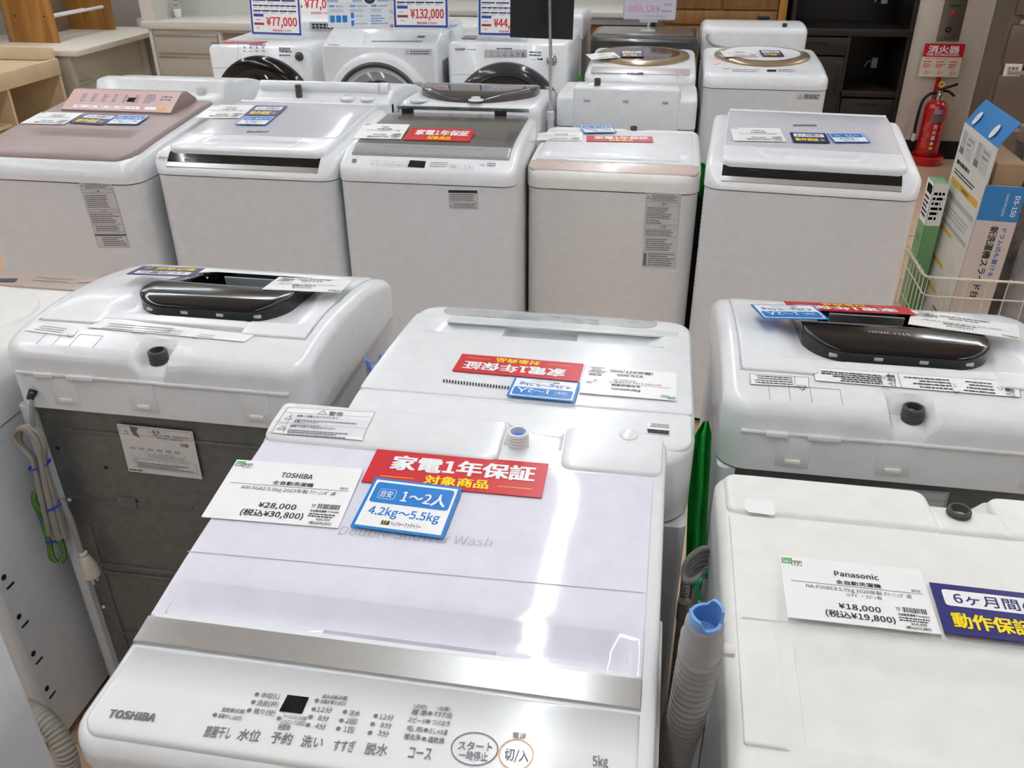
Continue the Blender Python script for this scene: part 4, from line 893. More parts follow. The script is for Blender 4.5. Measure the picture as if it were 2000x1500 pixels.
price_card(T, (690, 553), (560, 548), (640, 578), 'HITACHI', 'NW-50 5.0kg 2020年製', '¥17,000', '¥18,700', 'white price card sagging at the right of the left black lid handle', w=.15, h=.10, lift=.006)
T = Top(h2.root, h2.f, .008)
red_card(T, (1765, 614), (1520, 603), (1785, 626), 'red warranty card half under the right black lid handle', w=.22, h=.06, lift=.014)
blue_card(T, (1586, 614), (1455, 612), (1598, 640), '1～2人', '4.2kg～5.5kg', 'blue capacity card, upside down, left of the right black lid handle', w=.115, h=.085, lift=.016)
price_card(T, (1985, 648), (1795, 622), (2040, 690), 'HITACHI', 'NW-50 5.0kg 2023年製', '¥23,000', '¥25,300', 'white price card, upside down, right of the right black lid handle', w=.17, h=.095, lift=.012)
T = Top(b1.root, b1.f, .0205)
price_card(T, (382, 231), (468, 232), (414, 206), 'HITACHI', 'BW-V80 8.0kg 2018年製', '¥33,000', '¥36,300', 'white price card on the lid left of the taupe-lidded machine')
navy_card(T, (477, 227), (540, 228), (494, 208), 'navy guarantee card on the left pale-grey lid')
blue_card(T, (459, 245), (519, 246), (475, 228), '4人～', '8.0kg～', 'blue capacity card just below the navy card on the left pale-grey lid')
T = Top(b2.root, b2.f, .0205)
price_card(T, (1433, 276), (1535, 278), (1430, 250), 'HITACHI', 'BW-V80 8.0kg 2020年製', '¥30,000', '¥33,000', 'white price card on the pale grey lid at the right end of the middle row')
navy_card(T, (1549, 279), (1621, 281), (1543, 260), 'navy guarantee card on the pale grey lid at the right end')
blue_card(T, (1629, 280), (1700, 280), (1619, 262), '4人～', '8.0kg～', 'blue capacity card right of the navy card on the right end lid')
T = Top(ha.root, ha.f, .008)
price_card(T, (690, 271), (783, 273), (708, 248), 'Haier', 'JW-U70 7.0kg 2022年製 ｸﾘｰﾆﾝｸﾞ済', '¥27,000', '¥29,700', 'white price card on the dark taupe glass lid')
red_card(T, (787, 274), (917, 278), (798, 255), 'red warranty card on the dark taupe glass lid')
T = Top(pa.root, pa.f, .005)
price_card(T, (1048, 275), (1137, 276), (1055, 260), 'Panasonic', 'NA-F60B13 6.0kg 2020年製', '¥25,000', '¥27,500', 'white price card on the white lid above the champagne strip')
red_card(T, (1145, 277), (1276, 279), (1146, 266), 'thin-looking red warranty card on the white lid above the champagne strip')
blue_card(T, (1141, 263), (1205, 262), (1143, 250), '3～4人', '6.0kg～7.0kg', 'blue capacity card behind the red card above the champagne strip', lift=.006)
T = Top(pk_.root, pk_.f, .0125)
price_card(T, (40, 242), (125, 244), (70, 220), 'Panasonic', 'NA-FA70 7.0kg 2019年製', '¥33,000', '¥36,300', 'white price card on the rose-brown lid')
navy_card(T, (135, 241), (200, 245), (158, 222), 'navy guarantee card on the rose-brown lid')
blue_card(T, (206, 244), (268, 245), (228, 227), '3～4人', '6.0kg～7.0kg', 'blue capacity card on the rose-brown lid')
T = Top(g1.root, g1.f, .020)
price_card(T, (1155, 117), (1212, 113), (1160, 106), 'SHARP', 'ES-GV8D 8.0kg', '¥38,000', '¥41,800', 'white price card on the gold-ringed smoked lid')
navy_card(T, (1213, 112), (1258, 112), (1214, 101), 'navy and blue guarantee card on the gold-ringed smoked lid')
T = Top(g2.root, g2.f, .0195)
price_card(T, (1415, 112), (1482, 111), (1420, 101), 'TOSHIBA', 'AW-7D 7.0kg', '¥22,000', '¥24,200', 'white price card on the gold-ringed white lid')
navy_card(T, (1490, 111), (1532, 111), (1489, 101), 'navy guarantee card on the gold-ringed white lid')
# ================================================================ price signs on the front loaders
def depth_for(px, py, z):
    a, b = 3., 7.
    for _ in range(40):
        m = (a+b)/2
        if at_y(px, py, m).z > z: a = m
        else: b = m
    return m
def sign(bl, br, Y, price, tax, label, border=FRAMEB, stand=True, hz=None):
    if hz: Y = depth_for(bl[0], bl[1], hz+.024)
    A = at_y(bl[0], bl[1], Y); B = at_y(br[0], br[1], Y); U = B-A; W = U.length; U.normalize(); N = Vector((0, -1, .12)); V = N.cross(U).normalized(); H = W*.707
    c = Card(A, U, V, W, H, t=.002)
    for a in ((0, 0, W, .010), (0, H-.01, W, .01), (0, 0, .010, H), (W-.01, 0, .01, H)): c.rect(*a, border)
    for r, xs in ((.70, 8), (.57, 5), (.83, 3)):
        for k in range(xs): c.rect(W*(.06+.88*k/xs), H*r, W*.8/xs, H*.035, NAVY); c.bars(W*(.07+.88*k/xs), H*(r-.05), W*.6/xs, H*.035, 1, INKL)
    c.rect(W*.06, H*.44, W*.2, H*.07, FRAMEB); c.rect(W*.06, H*.23, W*.2, H*.06, M('maroon', (168, 40, 48), .5)); c.bars(W*.1, H*.34, W*.1, H*.05, 1, INKL); c.bars(W*.1, H*.13, W*.1, H*.05, 1, INKL)
    c.text(price, W*.31, H*.22, w=W*.62, h=H*.22, m=REDP, bold=.03); c.text('(税抜価格 '+tax+')', W*.42, H*.08, w=W*.38, h=H*.055, m=REDP)
    o = c.build('price_sign', None, label, 'price sign', 'framed price signs above the far machines')
    if stand:
        P0 = A-o.location; s_ = MB(); n = V.cross(U)*-1
        s_.loft([[P0+U*x+V*y+N.normalized()*z for x, y in ((-.006, -.012), (W+.006, -.012), (W+.006, H), (-.006, H))] for z in (-.004, -.001)])
        s_.loft([[P0+U*x+V*-.012+Vector((0, y, 0))+Vector((0, 0, z)) for x, y in ((-.006, -.05), (W+.006, -.05), (W+.006, .06), (-.006, .06))] for z in (-.004, 0)])
        s_.build('acrylic_stand', CLEAR, o)
    return o
sign((493, 66), (589, 69), 4.75, '¥77,000', '70,000', 'blue-framed price sign reading 77,000 yen on the leftmost front loader', hz=.915)
sign((567, 33), (665, 34), 5.3, '¥77,000', '70,000', 'price sign reading 77,000 yen half hidden behind the blue leaflet', border=INKL, stand=False)
sign((771, 53), (875, 54), 4.62, '¥132,000', '120,000', 'blue-framed price sign reading 132,000 yen above the sloping-panel front loader', hz=1.015)
sign((935, 68), (1030, 70), 4.65, '¥44,000', '40,000', 'blue-framed price sign partly covered by the black board', hz=.975)
A = at_y(1319, 40, 5.15); B = at_y(1216, 38, 5.15); U = (B-A); W = U.length; U.normalize()
c = Card(A, U, (0, 0, 1), W, W*.7, base=M('sheet_back', (206, 202, 216), .5), t=.0015)
c.box(0, 0, W, W*.7, INKL, .006); c.text('¥82,600', W*.30, W*.14, w=W*.60, h=W*.12, m=M('faded_red', (206, 142, 166), .5), bold=.008); c.rect(W*.08, W*.14, W*.2, W*.04, M('faded_maroon', (190, 160, 170), .5)); c.rect(W*.08, W*.25, W*.16, W*.05, INKL); c.bars(W*.2, W*.05, W*.6, W*.04, 1, INKL)
# the sheet faces away; its print shows through mirrored, so it is laid out on the far side
o = c.build('price_sign', None, 'pale price sign seen from behind, its print mirrored, over the black machine', 'price sign', 'framed price signs above the far machines')
_y = [v.co.y for v in o.data.vertices]; _m = (min(_y)+max(_y))/2
for v in o.data.vertices: v.co.y = 2*_m-v.co.y      # print shows through on our side
q = o.location; zt = .945
MB().tube([(0, .003, -.5*W*.7+.01), (0, .003, zt-q.z+.004)], .006, 10).build('clip_stem', CLEAR, o)
MB().box(-.04, .04, -.035, .045, zt-q.z, zt-q.z+.008, bev=.002).build('clip_base', CLEAR, o)
MB().box(-.05, .05, -.004, .006, -.5*W*.7-.012, -.5*W*.7+.008, bev=.002).build('clip_jaw', CLEAR, o)
# leaflet
_ly = depth_for(641, 54, 1.017); A = at_y(641, 54, _ly); B = at_y(762, 53, _ly); U = B-A; W = U.length; H = W*.72; c = Card(A, U, (0, .15, 1), W, H, base=M('leaflet_white', (226, 230, 238), .4), t=.0015)
c.rect(0, H*.5, W, H*.5, M('leaflet_blue', (150, 186, 210), .5)); c.rect(W*.19, H*.5, W*.22, H*.3, PAPER, 2); c.rect(W*.22, H*.72, W*.13, H*.1, FRAMEB, 3); c.rect(W*.57, H*.5, W*.24, H*.45, PAPER, 2); c.disc(W*.69, H*.6, W*.1, INK, 3); c.disc(W*.69, H*.6, W*.07, M('leaflet_dark', (60, 70, 82), .5), 4)
for k in range(3): c.rect(W*(.03+.34*k), H*.40, W*.09, H*.045, LBLUE, r=H*.015); c.bars(W*(.14+.34*k), H*.39, W*.16, H*.06, 1, INKL); c.bars(W*(.03+.34*k), H*.3, W*.24, H*.07, 2, INKL)
for k in range(3): c.rect(W*(.04+.10*k), H*.10, W*.08, H*.14, BLUE, r=H*.02)
for k in range(2): c.rect(W*.38, H*(.03+.15*k), W*.05, H*.11, BLUE, r=H*.01); c.bars(W*.45, H*(.05+.15*k), W*.2, H*.05, 1, INKL)
c.bars(W*.7, H*.05, W*.27, H*.2, 4, LBLUE); c.build('leaflet', None, 'blue and white leaflet picturing washing machines, between two price signs', 'leaflet')
# price-sheet flats lying on the front loaders
def flat(P0, w, h, mat, label, cat, ang=0):
    a = math.radians(ang); c = Card(P0, (math.cos(a), math.sin(a), 0), (-math.sin(a), math.cos(a), 0), w, h, base=mat, t=.0015); c.bars(w*.1, h*.2, w*.8, h*.6, 3, INKL); return c.build('flat_card', None, label, cat)
flat(Vector((-2.40, 4.62, .9175)), .24, .075, RED, 'red warranty card lying on top of the leftmost front loader', 'warranty card')
flat(Vector((-1.47, 4.60, 1.0175)), .22, .07, RED, 'red warranty card on the sloping-panel front loader', 'warranty card')
flat(Vector((-1.21, 4.60, 1.0175)), .115, .085, LBLUE, 'blue card on the sloping-panel front loader', 'capacity card')
flat(Vector((-1.04, 4.50, .9775)), .16, .11, INKG, 'grey sheet on top of the charcoal-door front loader', 'card')
flat(Vector((-.86, 4.50, .9775)), .12, .09, LBLUE, 'blue card beside the grey sheet on the charcoal-door front loader', 'capacity card')
# ================================================================ black board and its pole
bp = MB().box(-.118, .118, -.003, .003, 0, .36).build('display_board', BLACKM); bp.location = at_y(1057, 75, 3.42); bp.rotation_euler = (0, math.radians(1), 0)
tag(bp, 'plain black board hanging at the top centre, fixed to a chrome pole', 'board')
MB().box(-.008, .008, -.012, -.0025, .05, .30, bev=.002).build('board_clip', BLACKM, bp)
po = thing('pole_stand', (-.4405, 3.395, 0), 0, 'thin chrome pole stand rising between the middle machines, in front of the black board', 'stand')
MB().lathe([(.012, .012), (.012, .84), (.0145, .842), (.0145, .872), (.010, .876)], 18).build('lower_tube', M('pale_tube', (204, 206, 208), .35), po)
MB().tube([(0, 0, .86), (-.004, 0, 1.1), (-.010, 0, 1.28), (-.012, 0, 1.55)], .0062, 14).build('upper_tube', CHROME, po)
MB().box(-.012, .012, -.02, .02, 0, .012, bev=.003).build('base_plate', DKGREY, po)
# ================================================================ furniture along the back and left
OAK = wood('oak', (128, 90, 48), (152, 110, 62), (9, 9, 1.2)); OAKD = wood('oak_dark_panel', (112, 78, 42), (134, 96, 54), (9, 9, 1.2)); ORW = wood('orange_pine', (150, 100, 40), (190, 136, 66), (4, 4, .5)); DKW = wood('dark_wood', (24, 19, 16), (38, 30, 25), (1, 1, 14)); BGW = wood('beige_laminate', (206, 184, 148), (220, 199, 164), (2, 2, 1)); BRW = wood('brown_board', (120, 104, 84), (136, 118, 96), (2, 2, 8))  # OAKD is a slightly darker oak tone for the door panels
FWH = M('furniture_white', (208, 204, 196), .4); FWG = M('furniture_grey_white', (178, 172, 160), .4)
# white drawer cabinet
cb = thing('drawer_cabinet', (-3.07, 5.7, 0), 0, 'white kitchen cabinet with grey-beige drawers behind the leftmost front loader', 'cabinet')
MB().box(-.38, .60, .0, .45, 0, .84).box(-.385, -.36, -.01, .0, .05, .84).build('carcass', FWH, cb)
MB().box(-.42, .64, -.03, .46, .84, .885, bev=.004).build('worktop', FWH, cb)
for z0, z1 in ((.69, .81), (.51, .675), (.30, .495), (.08, .285)):
    d = MB().box(-.345, .10, -.018, 0, z0, z1, bev=.002).build('drawer', FWG, cb); MB().box(-.34, .095, -.026, -.017, z1-.012, z1, bev=.003).build('drawer_rail', SILVER, d)
MB().box(.115, .13, -.01, 0, .05, .84).build('divider', FWH, cb); MB().box(.14, .55, -.004, .0, .70, .82).build('open_niche', BRW, cb)
MB().box(-.42, .64, .38, .46, .885, 1.75).build('back_panel', M('hutch_white', (200, 202, 192), .5), cb)
MB().box(-.42, -.33, -.0, .46, .885, 1.75).build('side_panel', FWH, cb)
# long white-topped oak counter
cb = thing('oak_counter', (-.95, 6.35, 0), 0, 'oak counter with a white worktop behind the price signs and black board', 'counter')
MB().box(-1.5, .75, .02, .5, 0, .83).build('carcass', OAK, cb)
MB().box(-1.55, .80, -.03, .55, .875, .91, bev=.004).build('worktop', FWH, cb); MB().box(-1.55, .8, -.01, .5, .83, .875).build('grey_rail', SG, cb)
MB().box(-1.55, .80, .5, .55, .91, 1.8).build('back_panel', FWH, cb)
# oak chest
cb = thing('oak_cabinet', (.28, 6.42, 0), 0, 'oak cabinet with panelled doors and a small dark drawer pull', 'cabinet')
MB().box(-.36, .40, .0, .5, 0, 1.6).build('carcass', OAK, cb)
MB().box(.40, .45, -.03, .5, 0, 1.6, bev=.002).build('side_post', ORW, cb)
for x0, x1, z0, z1, nm in ((-.33, .02, .93, 1.55, 'door'), (.04, .39, .93, 1.55, 'door'), (-.34, .39, .835, .92, 'drawer'), (-.34, .39, .5, .82, 'drawer'), (-.34, .39, .1, .48, 'drawer')):
    d = MB().box(x0, x1, -.02, 0, z0, z1, bev=.004).build(nm, OAK, cb)
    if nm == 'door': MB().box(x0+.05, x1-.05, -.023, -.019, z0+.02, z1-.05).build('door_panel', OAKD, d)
    else: MB().box(.27, .345, -.026, -.018, (z0+z1)/2-.012, (z0+z1)/2+.012, bev=.003).build('drawer_pull', BLACKM, d)
# dark cabinet
cb = thing('dark_cabinet', (1.145, 6.35, 0), 0, 'dark brown open-fronted cabinet between the oak cabinet and the pillar', 'cabinet')
dk = MB()
for a in ((-.385, -.36, 0, .5, 0, 1.9), (.36, .385, 0, .5, 0, 1.9), (-.385, .385, .48, .5, 0, 1.9), (-.385, .385, -.02, .5, .785, .83), (0, .36, 0, .5, .40, .44), (-.385, .385, 0, .5, .0, .06), (-.01, .012, 0, .5, .06, .8), (-.36, .385, 0, .5, 1.86, 1.9)): dk.box(*a, bev=.002)
dk.build('carcass', DKW, cb)
for a, nm in (((-.355, -.012, -.018, 0, .665, .775), 'drawer'), ((-.355, -.012, -.018, 0, .07, .655), 'door'), ((.015, .355, -.018, 0, .07, .39), 'drawer')):
    d = MB().box(*a, bev=.003).build(nm, DKW, cb); cz = a[5]-.03 if nm == 'drawer' else .5
    MB().box((a[0]+a[1])/2-.06, (a[0]+a[1])/2+.06, -.024, -.017, cz-.008, cz+.008, bev=.002).build('handle', BLACKM, d) if nm == 'drawer' else MB().box(-.05, -.03, -.024, -.017, .42, .60, bev=.002).build('handle', BLACKM, d)
for x, z in ((.28, .55), (.27, .97)):
    so = MB().box(x-.02, x+.02, .45, .482, z-.035, z+.035, bev=.003).build('socket', M('socket_white', (200, 200, 196), .4), cb)
    MB().tube(spline([(x-.02, .45, z+.01), (x-.05, .42, z+.015), (x-.075, .40, z-.02)]), .003, 8).build('socket_lead', PAPER, so)
# pillar
struct('trim_1', MB().box(1.545, 1.985, 6.385, 6.9, 0, ZC), M('pillar_paint', (210, 200, 188), .7))
struct('baseboard_pillar', MB().box(1.54, 1.99, 6.375, 6.39, 0, .12), BLACKM)
A = Vector((1.690, 6.384, .76))
pn = thing('alarm_panel', (1.76, 6.384, .76), 0, 'brushed metal switch panel with a red lamp and key switch on the pillar', 'panel')
MB().box(-.068, .068, -.008, 0, 0, .55, bev=.002).build('plate', M('brushed_plate', (128, 124, 116), .35, metal=.7, scale=80), pn)
def yl(mb): return Matrix.Rotation(math.pi/2, 4, 'X')
for x, z, r, m, n_ in ((.0, .165, .011, M('red_lamp', (200, 40, 44), .3), 'red_lamp'), (-.012, .07, .014, BLACKM, 'key_switch')):
    MB().lathe([(r*1.3, 0), (r*1.3, .003), (r, .004), (r*.8, .009), (.0005, .01)], 20, mat=Matrix.Translation((x, -.008, z)) @ yl(0)).build(n_, m, pn)
MB().lathe([(.007, 0), (.007, .006), (.0005, .007)], 14, mat=Matrix.Translation((-.012, -.017, .07)) @ yl(0)).build('key_slot', CHROME, pn)
for x in (-.06, .06):
    for z in (.008, .27): MB().lathe([(.003, 0), (.003, .002), (.0005, .003)], 10, mat=Matrix.Translation((x, -.008, z)) @ yl(0)).build('screw', CHROME, pn)
c = Card((1.715, 6.3755, .962), (1, 0, 0), (0, 0, 1), .09, .02, base=M('brushed_plate', (1, 1, 1)), t=.0002); c.text('点検装置', .012, .004, w=.066, h=.012, m=INK); c.build('plate_lettering', pn)
# fire extinguisher sign and extinguisher
c = Card(at_y(1793, 149, 6.335), (1, -.01, 0), (.0, .0, 1), .245, .205, base=M('sign_cream', (232, 222, 204), .5), t=.003); W_, H_ = c.w, c.h
c.rect(0, H_*.60, W_, H_*.40, RED); c.text('消火器', W_*.5, H_*.745, w=W_*.78, h=H_*.2, al='c', m=PAPER, bold=.03); c.text('FIRE EXTINGUISHER', W_*.5, H_*.635, w=W_*.8, h=H_*.075, al='c', m=PAPER, bold=.03)
c.text('使用方法 HOW TO USE', W_*.08, H_*.53, w=W_*.55, h=H_*.045, m=REDP)
for k in range(3): c.disc(W_*(.08+.32*k), H_*.46, .004, RED); c.bars(W_*(.11+.32*k), H_*.43, W_*.2, H_*.06, 1, REDP); c.bars(W_*(.06+.32*k), H_*.27, W_*.24, H_*.14, 3, REDP, .6)
for k in range(3):
    x = W_*(.1+.33*k); c.rect(x, H_*.09, .04, .0025, REDP); c.rect(x+.01, H_*.06, .003, .022, REDP); c.disc(x+.014, H_*.18, .008, REDP); c.disc(x+.014, H_*.18, .006, c.mats[0], 2); c.rect(x+.02, H_*.13, .025, .0025, REDP)
sg = c.build('extinguisher_sign', None, 'red and cream sign reading FIRE EXTINGUISHER on the pillar', 'sign')
fe = thing('fire_extinguisher', (1.752, 6.26, 0), 0, 'red fire extinguisher in a red tray at the foot of the pillar', 'fire extinguisher')
MB().lathe([(.07, .03), (.074, .04), (.074, .36), (.066, .39), (.045, .408), (.026, .415), (.0005, .416)], 36).build('cylinder', REDE, fe)
nk = MB().lathe([(.026, .41), (.028, .42), (.026, .45), (.020, .455), (.020, .475), (.0005, .478)], 20).build('valve', CHROME, fe)
MB().tube([(-.01, 0, .47), (.03, 0, .49), (.10, 0, .515)], .009, 10).build('top_lever', BLACKM, fe); MB().tube(spline([(0, 0, .465), (.05, 0, .468), (.095, -.0, .44)]), .008, 10).build('carry_handle', BLACKM, fe)
MB().tube([(.0+.016*math.cos(a), -.004, .51+.016*math.sin(a)) for a in [2*math.pi*k/18 for k in range(19)]], .004, 8).build('safety_pin', YEL, fe)
hs = MB().tube(spline([(-.02, 0, .455), (-.06, -.01, .45), (-.10, -.02, .40), (-.112, -.03, .28), (-.108, -.03, .20)], 6), .0095, 10).build('hose', BLACKM, fe)
MB().lathe([(.0095, 0), (.012, -.015), (.012, -.05)], 14, mat=Matrix.Translation((-.108, -.03, .20))).build('nozzle', M('nozzle_white', (220, 214, 206), .4), hs)
lb = MB()
for a0, a1, z0, z1, m in ((-20, 20, .335, .365, 0), (-30, 30, .285, .325, 1)):
    lb.loft([[Vector((.0752*math.sin(math.radians(a)), -.0752*math.cos(math.radians(a)), z)) for a in [a0+(a1-a0)*k/8 for k in range(9)]] for z in (z0, z1)], m, False, False, False)
lb.build('body_label', [M('label_bluewhite', (150, 160, 200), .4), M('emblem_grey', (120, 110, 104), .4)], fe)
mb_ = MB()
for r in range(12):
    for s_ in (-1, 1):
        a = math.radians(38*s_+random.uniform(-6, 6)); z = .12+.014*r; mb_.loft([[Vector((.0755*math.sin(a+d), -.0755*math.cos(a+d), z_)) for d in (-.2, -.1, 0, .1, .2)] for z_ in (z, z+.005)], 0, False, False, False)
mb_.build('body_text', [M('faint_red_print', (226, 130, 120), .4)], fe)
for z, m, t_ in ((.145, PAPER, 'A'), (.115, YEL, 'B'), (.085, FRAMEB, 'C')):
    MB().lathe([(.011, 0), (.011, .001)], 18, mat=Matrix.Translation((0, -.0742, z)) @ yl(0)).build('class_mark', m, fe)
pl = Plane(Vector((1.752, 6.26-.076, .2)), (0, -1, 0)); c = Card((1.752-.02, 6.1843, .165), (1, 0, 0), (0, 0, 1), .04, .11, base=REDE, t=.0003)
for k, t_ in enumerate('消火器薬'[:3]): c.text(t_, .007, .078-.036*k, w=.026, h=.026, m=PAPER, bold=.02)
c.build('body_characters', fe)
tr = MB().lathe([(.0005, 0), (.108, 0), (.114, .008), (.114, .05), (.104, .056), (.098, .05), (.094, .02), (.0005, .018)], 40).build('tray', REDE, fe)
MB().box(-.015, .015, .09, .10, .02, .62, bev=.002).build('sign_post', REDE, fe)
# fridge
fr = thing('refrigerator', (2.156, 5.451, 0), -8, 'taupe-brown refrigerator with freezer label at the right edge', 'refrigerator')
FRB = M('fridge_body', (120, 108, 96), .4, metal=.2); FRD = M('fridge_door', (112, 98, 88), .28, metal=.3)
MB().box(-.35, .35, .0, .52, .03, 1.75, bev=.008).build('body', FRB, fr)
for z0, z1, nm in ((1.02, 1.74, 'door'), (.76, 1.0, 'drawer'), (.45, .74, 'drawer'), (.06, .43, 'drawer')):
    d = MB().box(-.335, .345, -.045, -.002, z0, z1-.03, bev=.008).build(nm, FRD, fr); MB().box(-.30, .34, -.05, -.01, z1-.028, z1-.004, bev=.003).build('door_handle', M('fridge_bright', (170, 160, 148), .3, metal=.6), d)
for x in (-.28, .28): MB().lathe([(.025, 0), (.025, .032)], 14).build('foot', BLACKM, fr).location = (x, .08, 0)
_fm = wmat(fr); FRP = Plane(_fm @ Vector((0, -.0455, .6)), _fm.to_3x3() @ Vector((0, -1, 0)))
for bl, br, tl, txt in (((1958, 148), (1992, 149), (1962, 124), '冷凍室'), ((1936, 245), (1966, 246), (1938, 229), '野菜室')):
    c = on(FRP, bl, br, tl, lift=.0006, t=.001, base=M('label_offwhite', (214, 208, 196), .5)); c.text(txt, c.w*.16, c.h*.5, w=c.w*.66, h=c.h*.26, m=INK); c.disc(c.w*.68, c.h*.26, c.h*.1, INKG); c.build('drawer_label', fr)
# left side desks
dw = thing('white_desk', (-4.28, 5.75, 0), 0, 'white desk with open side and shelves at the upper left, wooden shelf ends on it', 'desk')
MB().box(-.55, .47, -.36, .80, .70, .735, bev=.003).build('desktop', M('white_desktop', (222, 214, 202), .4), dw)
for y in (.72, -.34): MB().box(-.5, .40, y, y+.025, 0, .70).build('side_panel', FWG, dw)
MB().box(.30, .318, -.31, .70, .02, .69).build('front_panel', M('desk_grey', (206, 204, 188), .5), dw)
MB().box(.318, .34, .60, .62, .02, .69).build('panel_strip', FWH, dw)
MB().box(.36, .42, .74, .80, 0, .70).build('leg', FWG, dw)
MB().box(.319, .36, -.30, -.08, .50, .515).build('shelf', FWG, dw)
st = thing('bookshelf_top', (-4.30, 5.75, .735), 0, 'desktop shelf with two orange pine ends and two white rods, on the white desk', 'shelf')
for y in (-.06, .62): MB().box(-.2, .16, y, y+.02, 0, .75, bev=.002).build('end_panel', ORW, st)
MB().box(-.22, -.20, -.06, .64, 0, .75).build('back_panel', BRW, st)
for x, z in ((.10, .16), (-.06, .14)): MB().tube([(x, -.02, z), (x, .63, z)], .011, 12).build('rod', PAPER, st)
for x in (-.12, .10): MB().lathe([(.006, 0), (.006, .002)], 10, mat=Matrix.Translation((x, -.0601, .17)) @ yl(0)).build('peg_hole', BLACKM, st)
bs = thing('beige_shelf_unit', (-4.09, 4.70, 0), 0, 'low beige shelf unit with a rounded raised rim at the left edge', 'shelf unit')
MB().box(-.75, .18, -.9, .62, .66, .685, bev=.003).build('top_board', BGW, bs)
rim = MB(); rim.box(.16, .185, -.9, .62, .60, .70, bev=.004); rim.box(-.75, .17, .60, .625, .685, .77, bev=.012); rim.box(-.75, -.25, .20, .22, .685, .74, bev=.01)
rim.build('rim', BGW, bs)
for y, e in ((.60, .025), (.10, .018), (-.9, .02)): MB().box(-.7, .175, y, y+e, 0, .66).build('divider', BGW, bs)
MB().box(-.72, -.70, -.88, .6, .02, .66).build('back_panel', M('shelf_back', (132, 108, 80), .5), bs)
MB().box(-.7, .14, -.88, .10, .38, .40).box(-.7, .17, -.88, .6, .0, .03).build('shelf', BGW, bs)
gd = thing('glass_door_cabinet', (-3.90, 6.80, 0), 0, 'pale cabinet with a dark green glass door, behind the white desk', 'cabinet')
MB().box(-.22, .36, -.15, .25, 0, .78).build('carcass', FWH, gd); MB().box(-.06, .14, -.16, -.149, .1, .70, bev=.002).build('glass_door', M('green_glass', (84, 96, 84), .1, coat=.5), gd)
pt = thing('ornament_plant', (-3.35, 5.92, .886), 0, 'small green ornamental plant on the white cabinet', 'plant')
MB().lathe([(.02, 0), (.03, .05), (.027, .05), (.0005, .045)], 16).build('pot', PAPER, pt)
lf_ = MB()
for k in range(26):
    a = random.uniform(0, 6.28); h = random.uniform(.05, .15); r = random.uniform(.01, .05); p = Vector((r*math.cos(a), r*math.sin(a), h)); d = Vector((math.cos(a+1), math.sin(a+1), .5))*.016; e = Vector((-math.sin(a), math.cos(a), .3))*.008
    lf_.add([p-d, p+e, p+d, p-e], [(0, 1, 2, 3)])
lf_.build('foliage', M('leaf_green', (70, 110, 66), .5), pt, smooth=0)
# ================================================================ wire basket and what stands in it
WIRE = M('white_wire', (228, 222, 206), .4)
bk = thing('wire_basket', (1.30, 3.44, 0), 0, 'white wire basket on the floor at the right edge, holding boxes and a hose', 'basket')
bx0, bx1, by0, by1, bzt = -.285, .56, -.20, .24, .35
def loop(z, o, r, mb): mb.tube([(bx0-o+.03, by0-o, z), (bx1+o, by0-o, z), (bx1+o, by1+o, z), (bx0-o, by1+o, z), (bx0-o, by0-o+.03, z), (bx0-o+.008, by0-o+.008, z), (bx0-o+.03, by0-o, z)], r, 8)
mb = MB(); loop(bzt, .015, .0048, mb); mb.build('rim', WIRE, bk)
mb = MB(); loop(.27, 0, .0028, mb); loop(.05, 0, .0028, mb); loop(.16, 0, .002, mb); mb.build('band', WIRE, bk)
mb = MB(); n = 12
def wirev(x, y, ox, oy): mb.tube(spline([(x, y, .05), (x, y, .28), (x+ox*.4, y+oy*.4, .345), (x+ox*1.4, y+oy*1.4, .357), (x+ox*1.9, y+oy*1.9, .345)], 4), .0019, 6)
for k in range(n+1):
    x = bx0+(bx1-bx0)*k/n; wirev(x, by0, 0, -.012); wirev(x, by1, 0, .012)
for k in range(1, 9):
    y = by0+(by1-by0)*k/9; wirev(bx0, y, -.012, 0); wirev(bx1, y, .012, 0)
for k in range(n+1): x = bx0+(bx1-bx0)*k/n; mb.tube([(x, by0, .05), (x, by1, .05)], .0019, 6)
mb.build('wires', WIRE, bk)
for x in (bx0+.04, bx1-.04):
    for y in (by0+.04, by1-.04): MB().lathe([(.012, 0), (.012, .05)], 12).build('foot', WIRE, bk).location = (x, y, 0)
# tall product box
BXW = M('box_white', (222, 218, 208), .5); BXB = M('box_blue', (44, 128, 196), .5); KRAFT = M('kraft', (150, 124, 96), .8, var=.15, scale=12)
pb = thing('product_box', (1.122, 3.262, .056), 0, 'tall white and blue cardboard box standing in the wire basket, top flap open', 'box')
pb.rotation_euler = (0, math.radians(1.5), 0)
bW, bD, bH = .138, .40, .77
Rb = lambda *p: Vector(p)
MB().box(0, .004, 0, bD, 0, bH).box(0, bW, 0, .004, 0, bH*.83).box(0, bW, bD-.004, bD, 0, bH).box(bW-.004, bW, 0, bD, 0, bH*.9).box(0, bW, 0, bD, 0, .004).build('carton', BXW, pb)
fm_ = MB(); pts = [(0, 0), (.018, .035), (.038, .068), (.052, .088)]
fm_.loft([[Vector((x, y, bH+z)) for x, z in pts]+[Vector((x+.002, y, bH+z-.002)) for x, z in reversed(pts)] for y in (0, bD)]); fl_ = fm_.build('top_flap', BXB, pb)
_pm = wmat(pb); _pr = _pm.to_3x3(); _u, _v = Vector((0, -1, 0)), Vector((.038, 0, .068)).normalized()
for y in (.31, .10):
    c = Card(_pm @ (Vector((.010, y, bH+.026))-_v.cross(_u)*.0-_u.cross(_v)*-.004), _pr @ _u, _pr @ _v, .001, .001, base=PAPER, t=.0004); c.disc(0, .008, .021, PAPER, ry=.027); c.disc(0, .008, .003, INKL, 3); c.build('flap_spot', fl_)
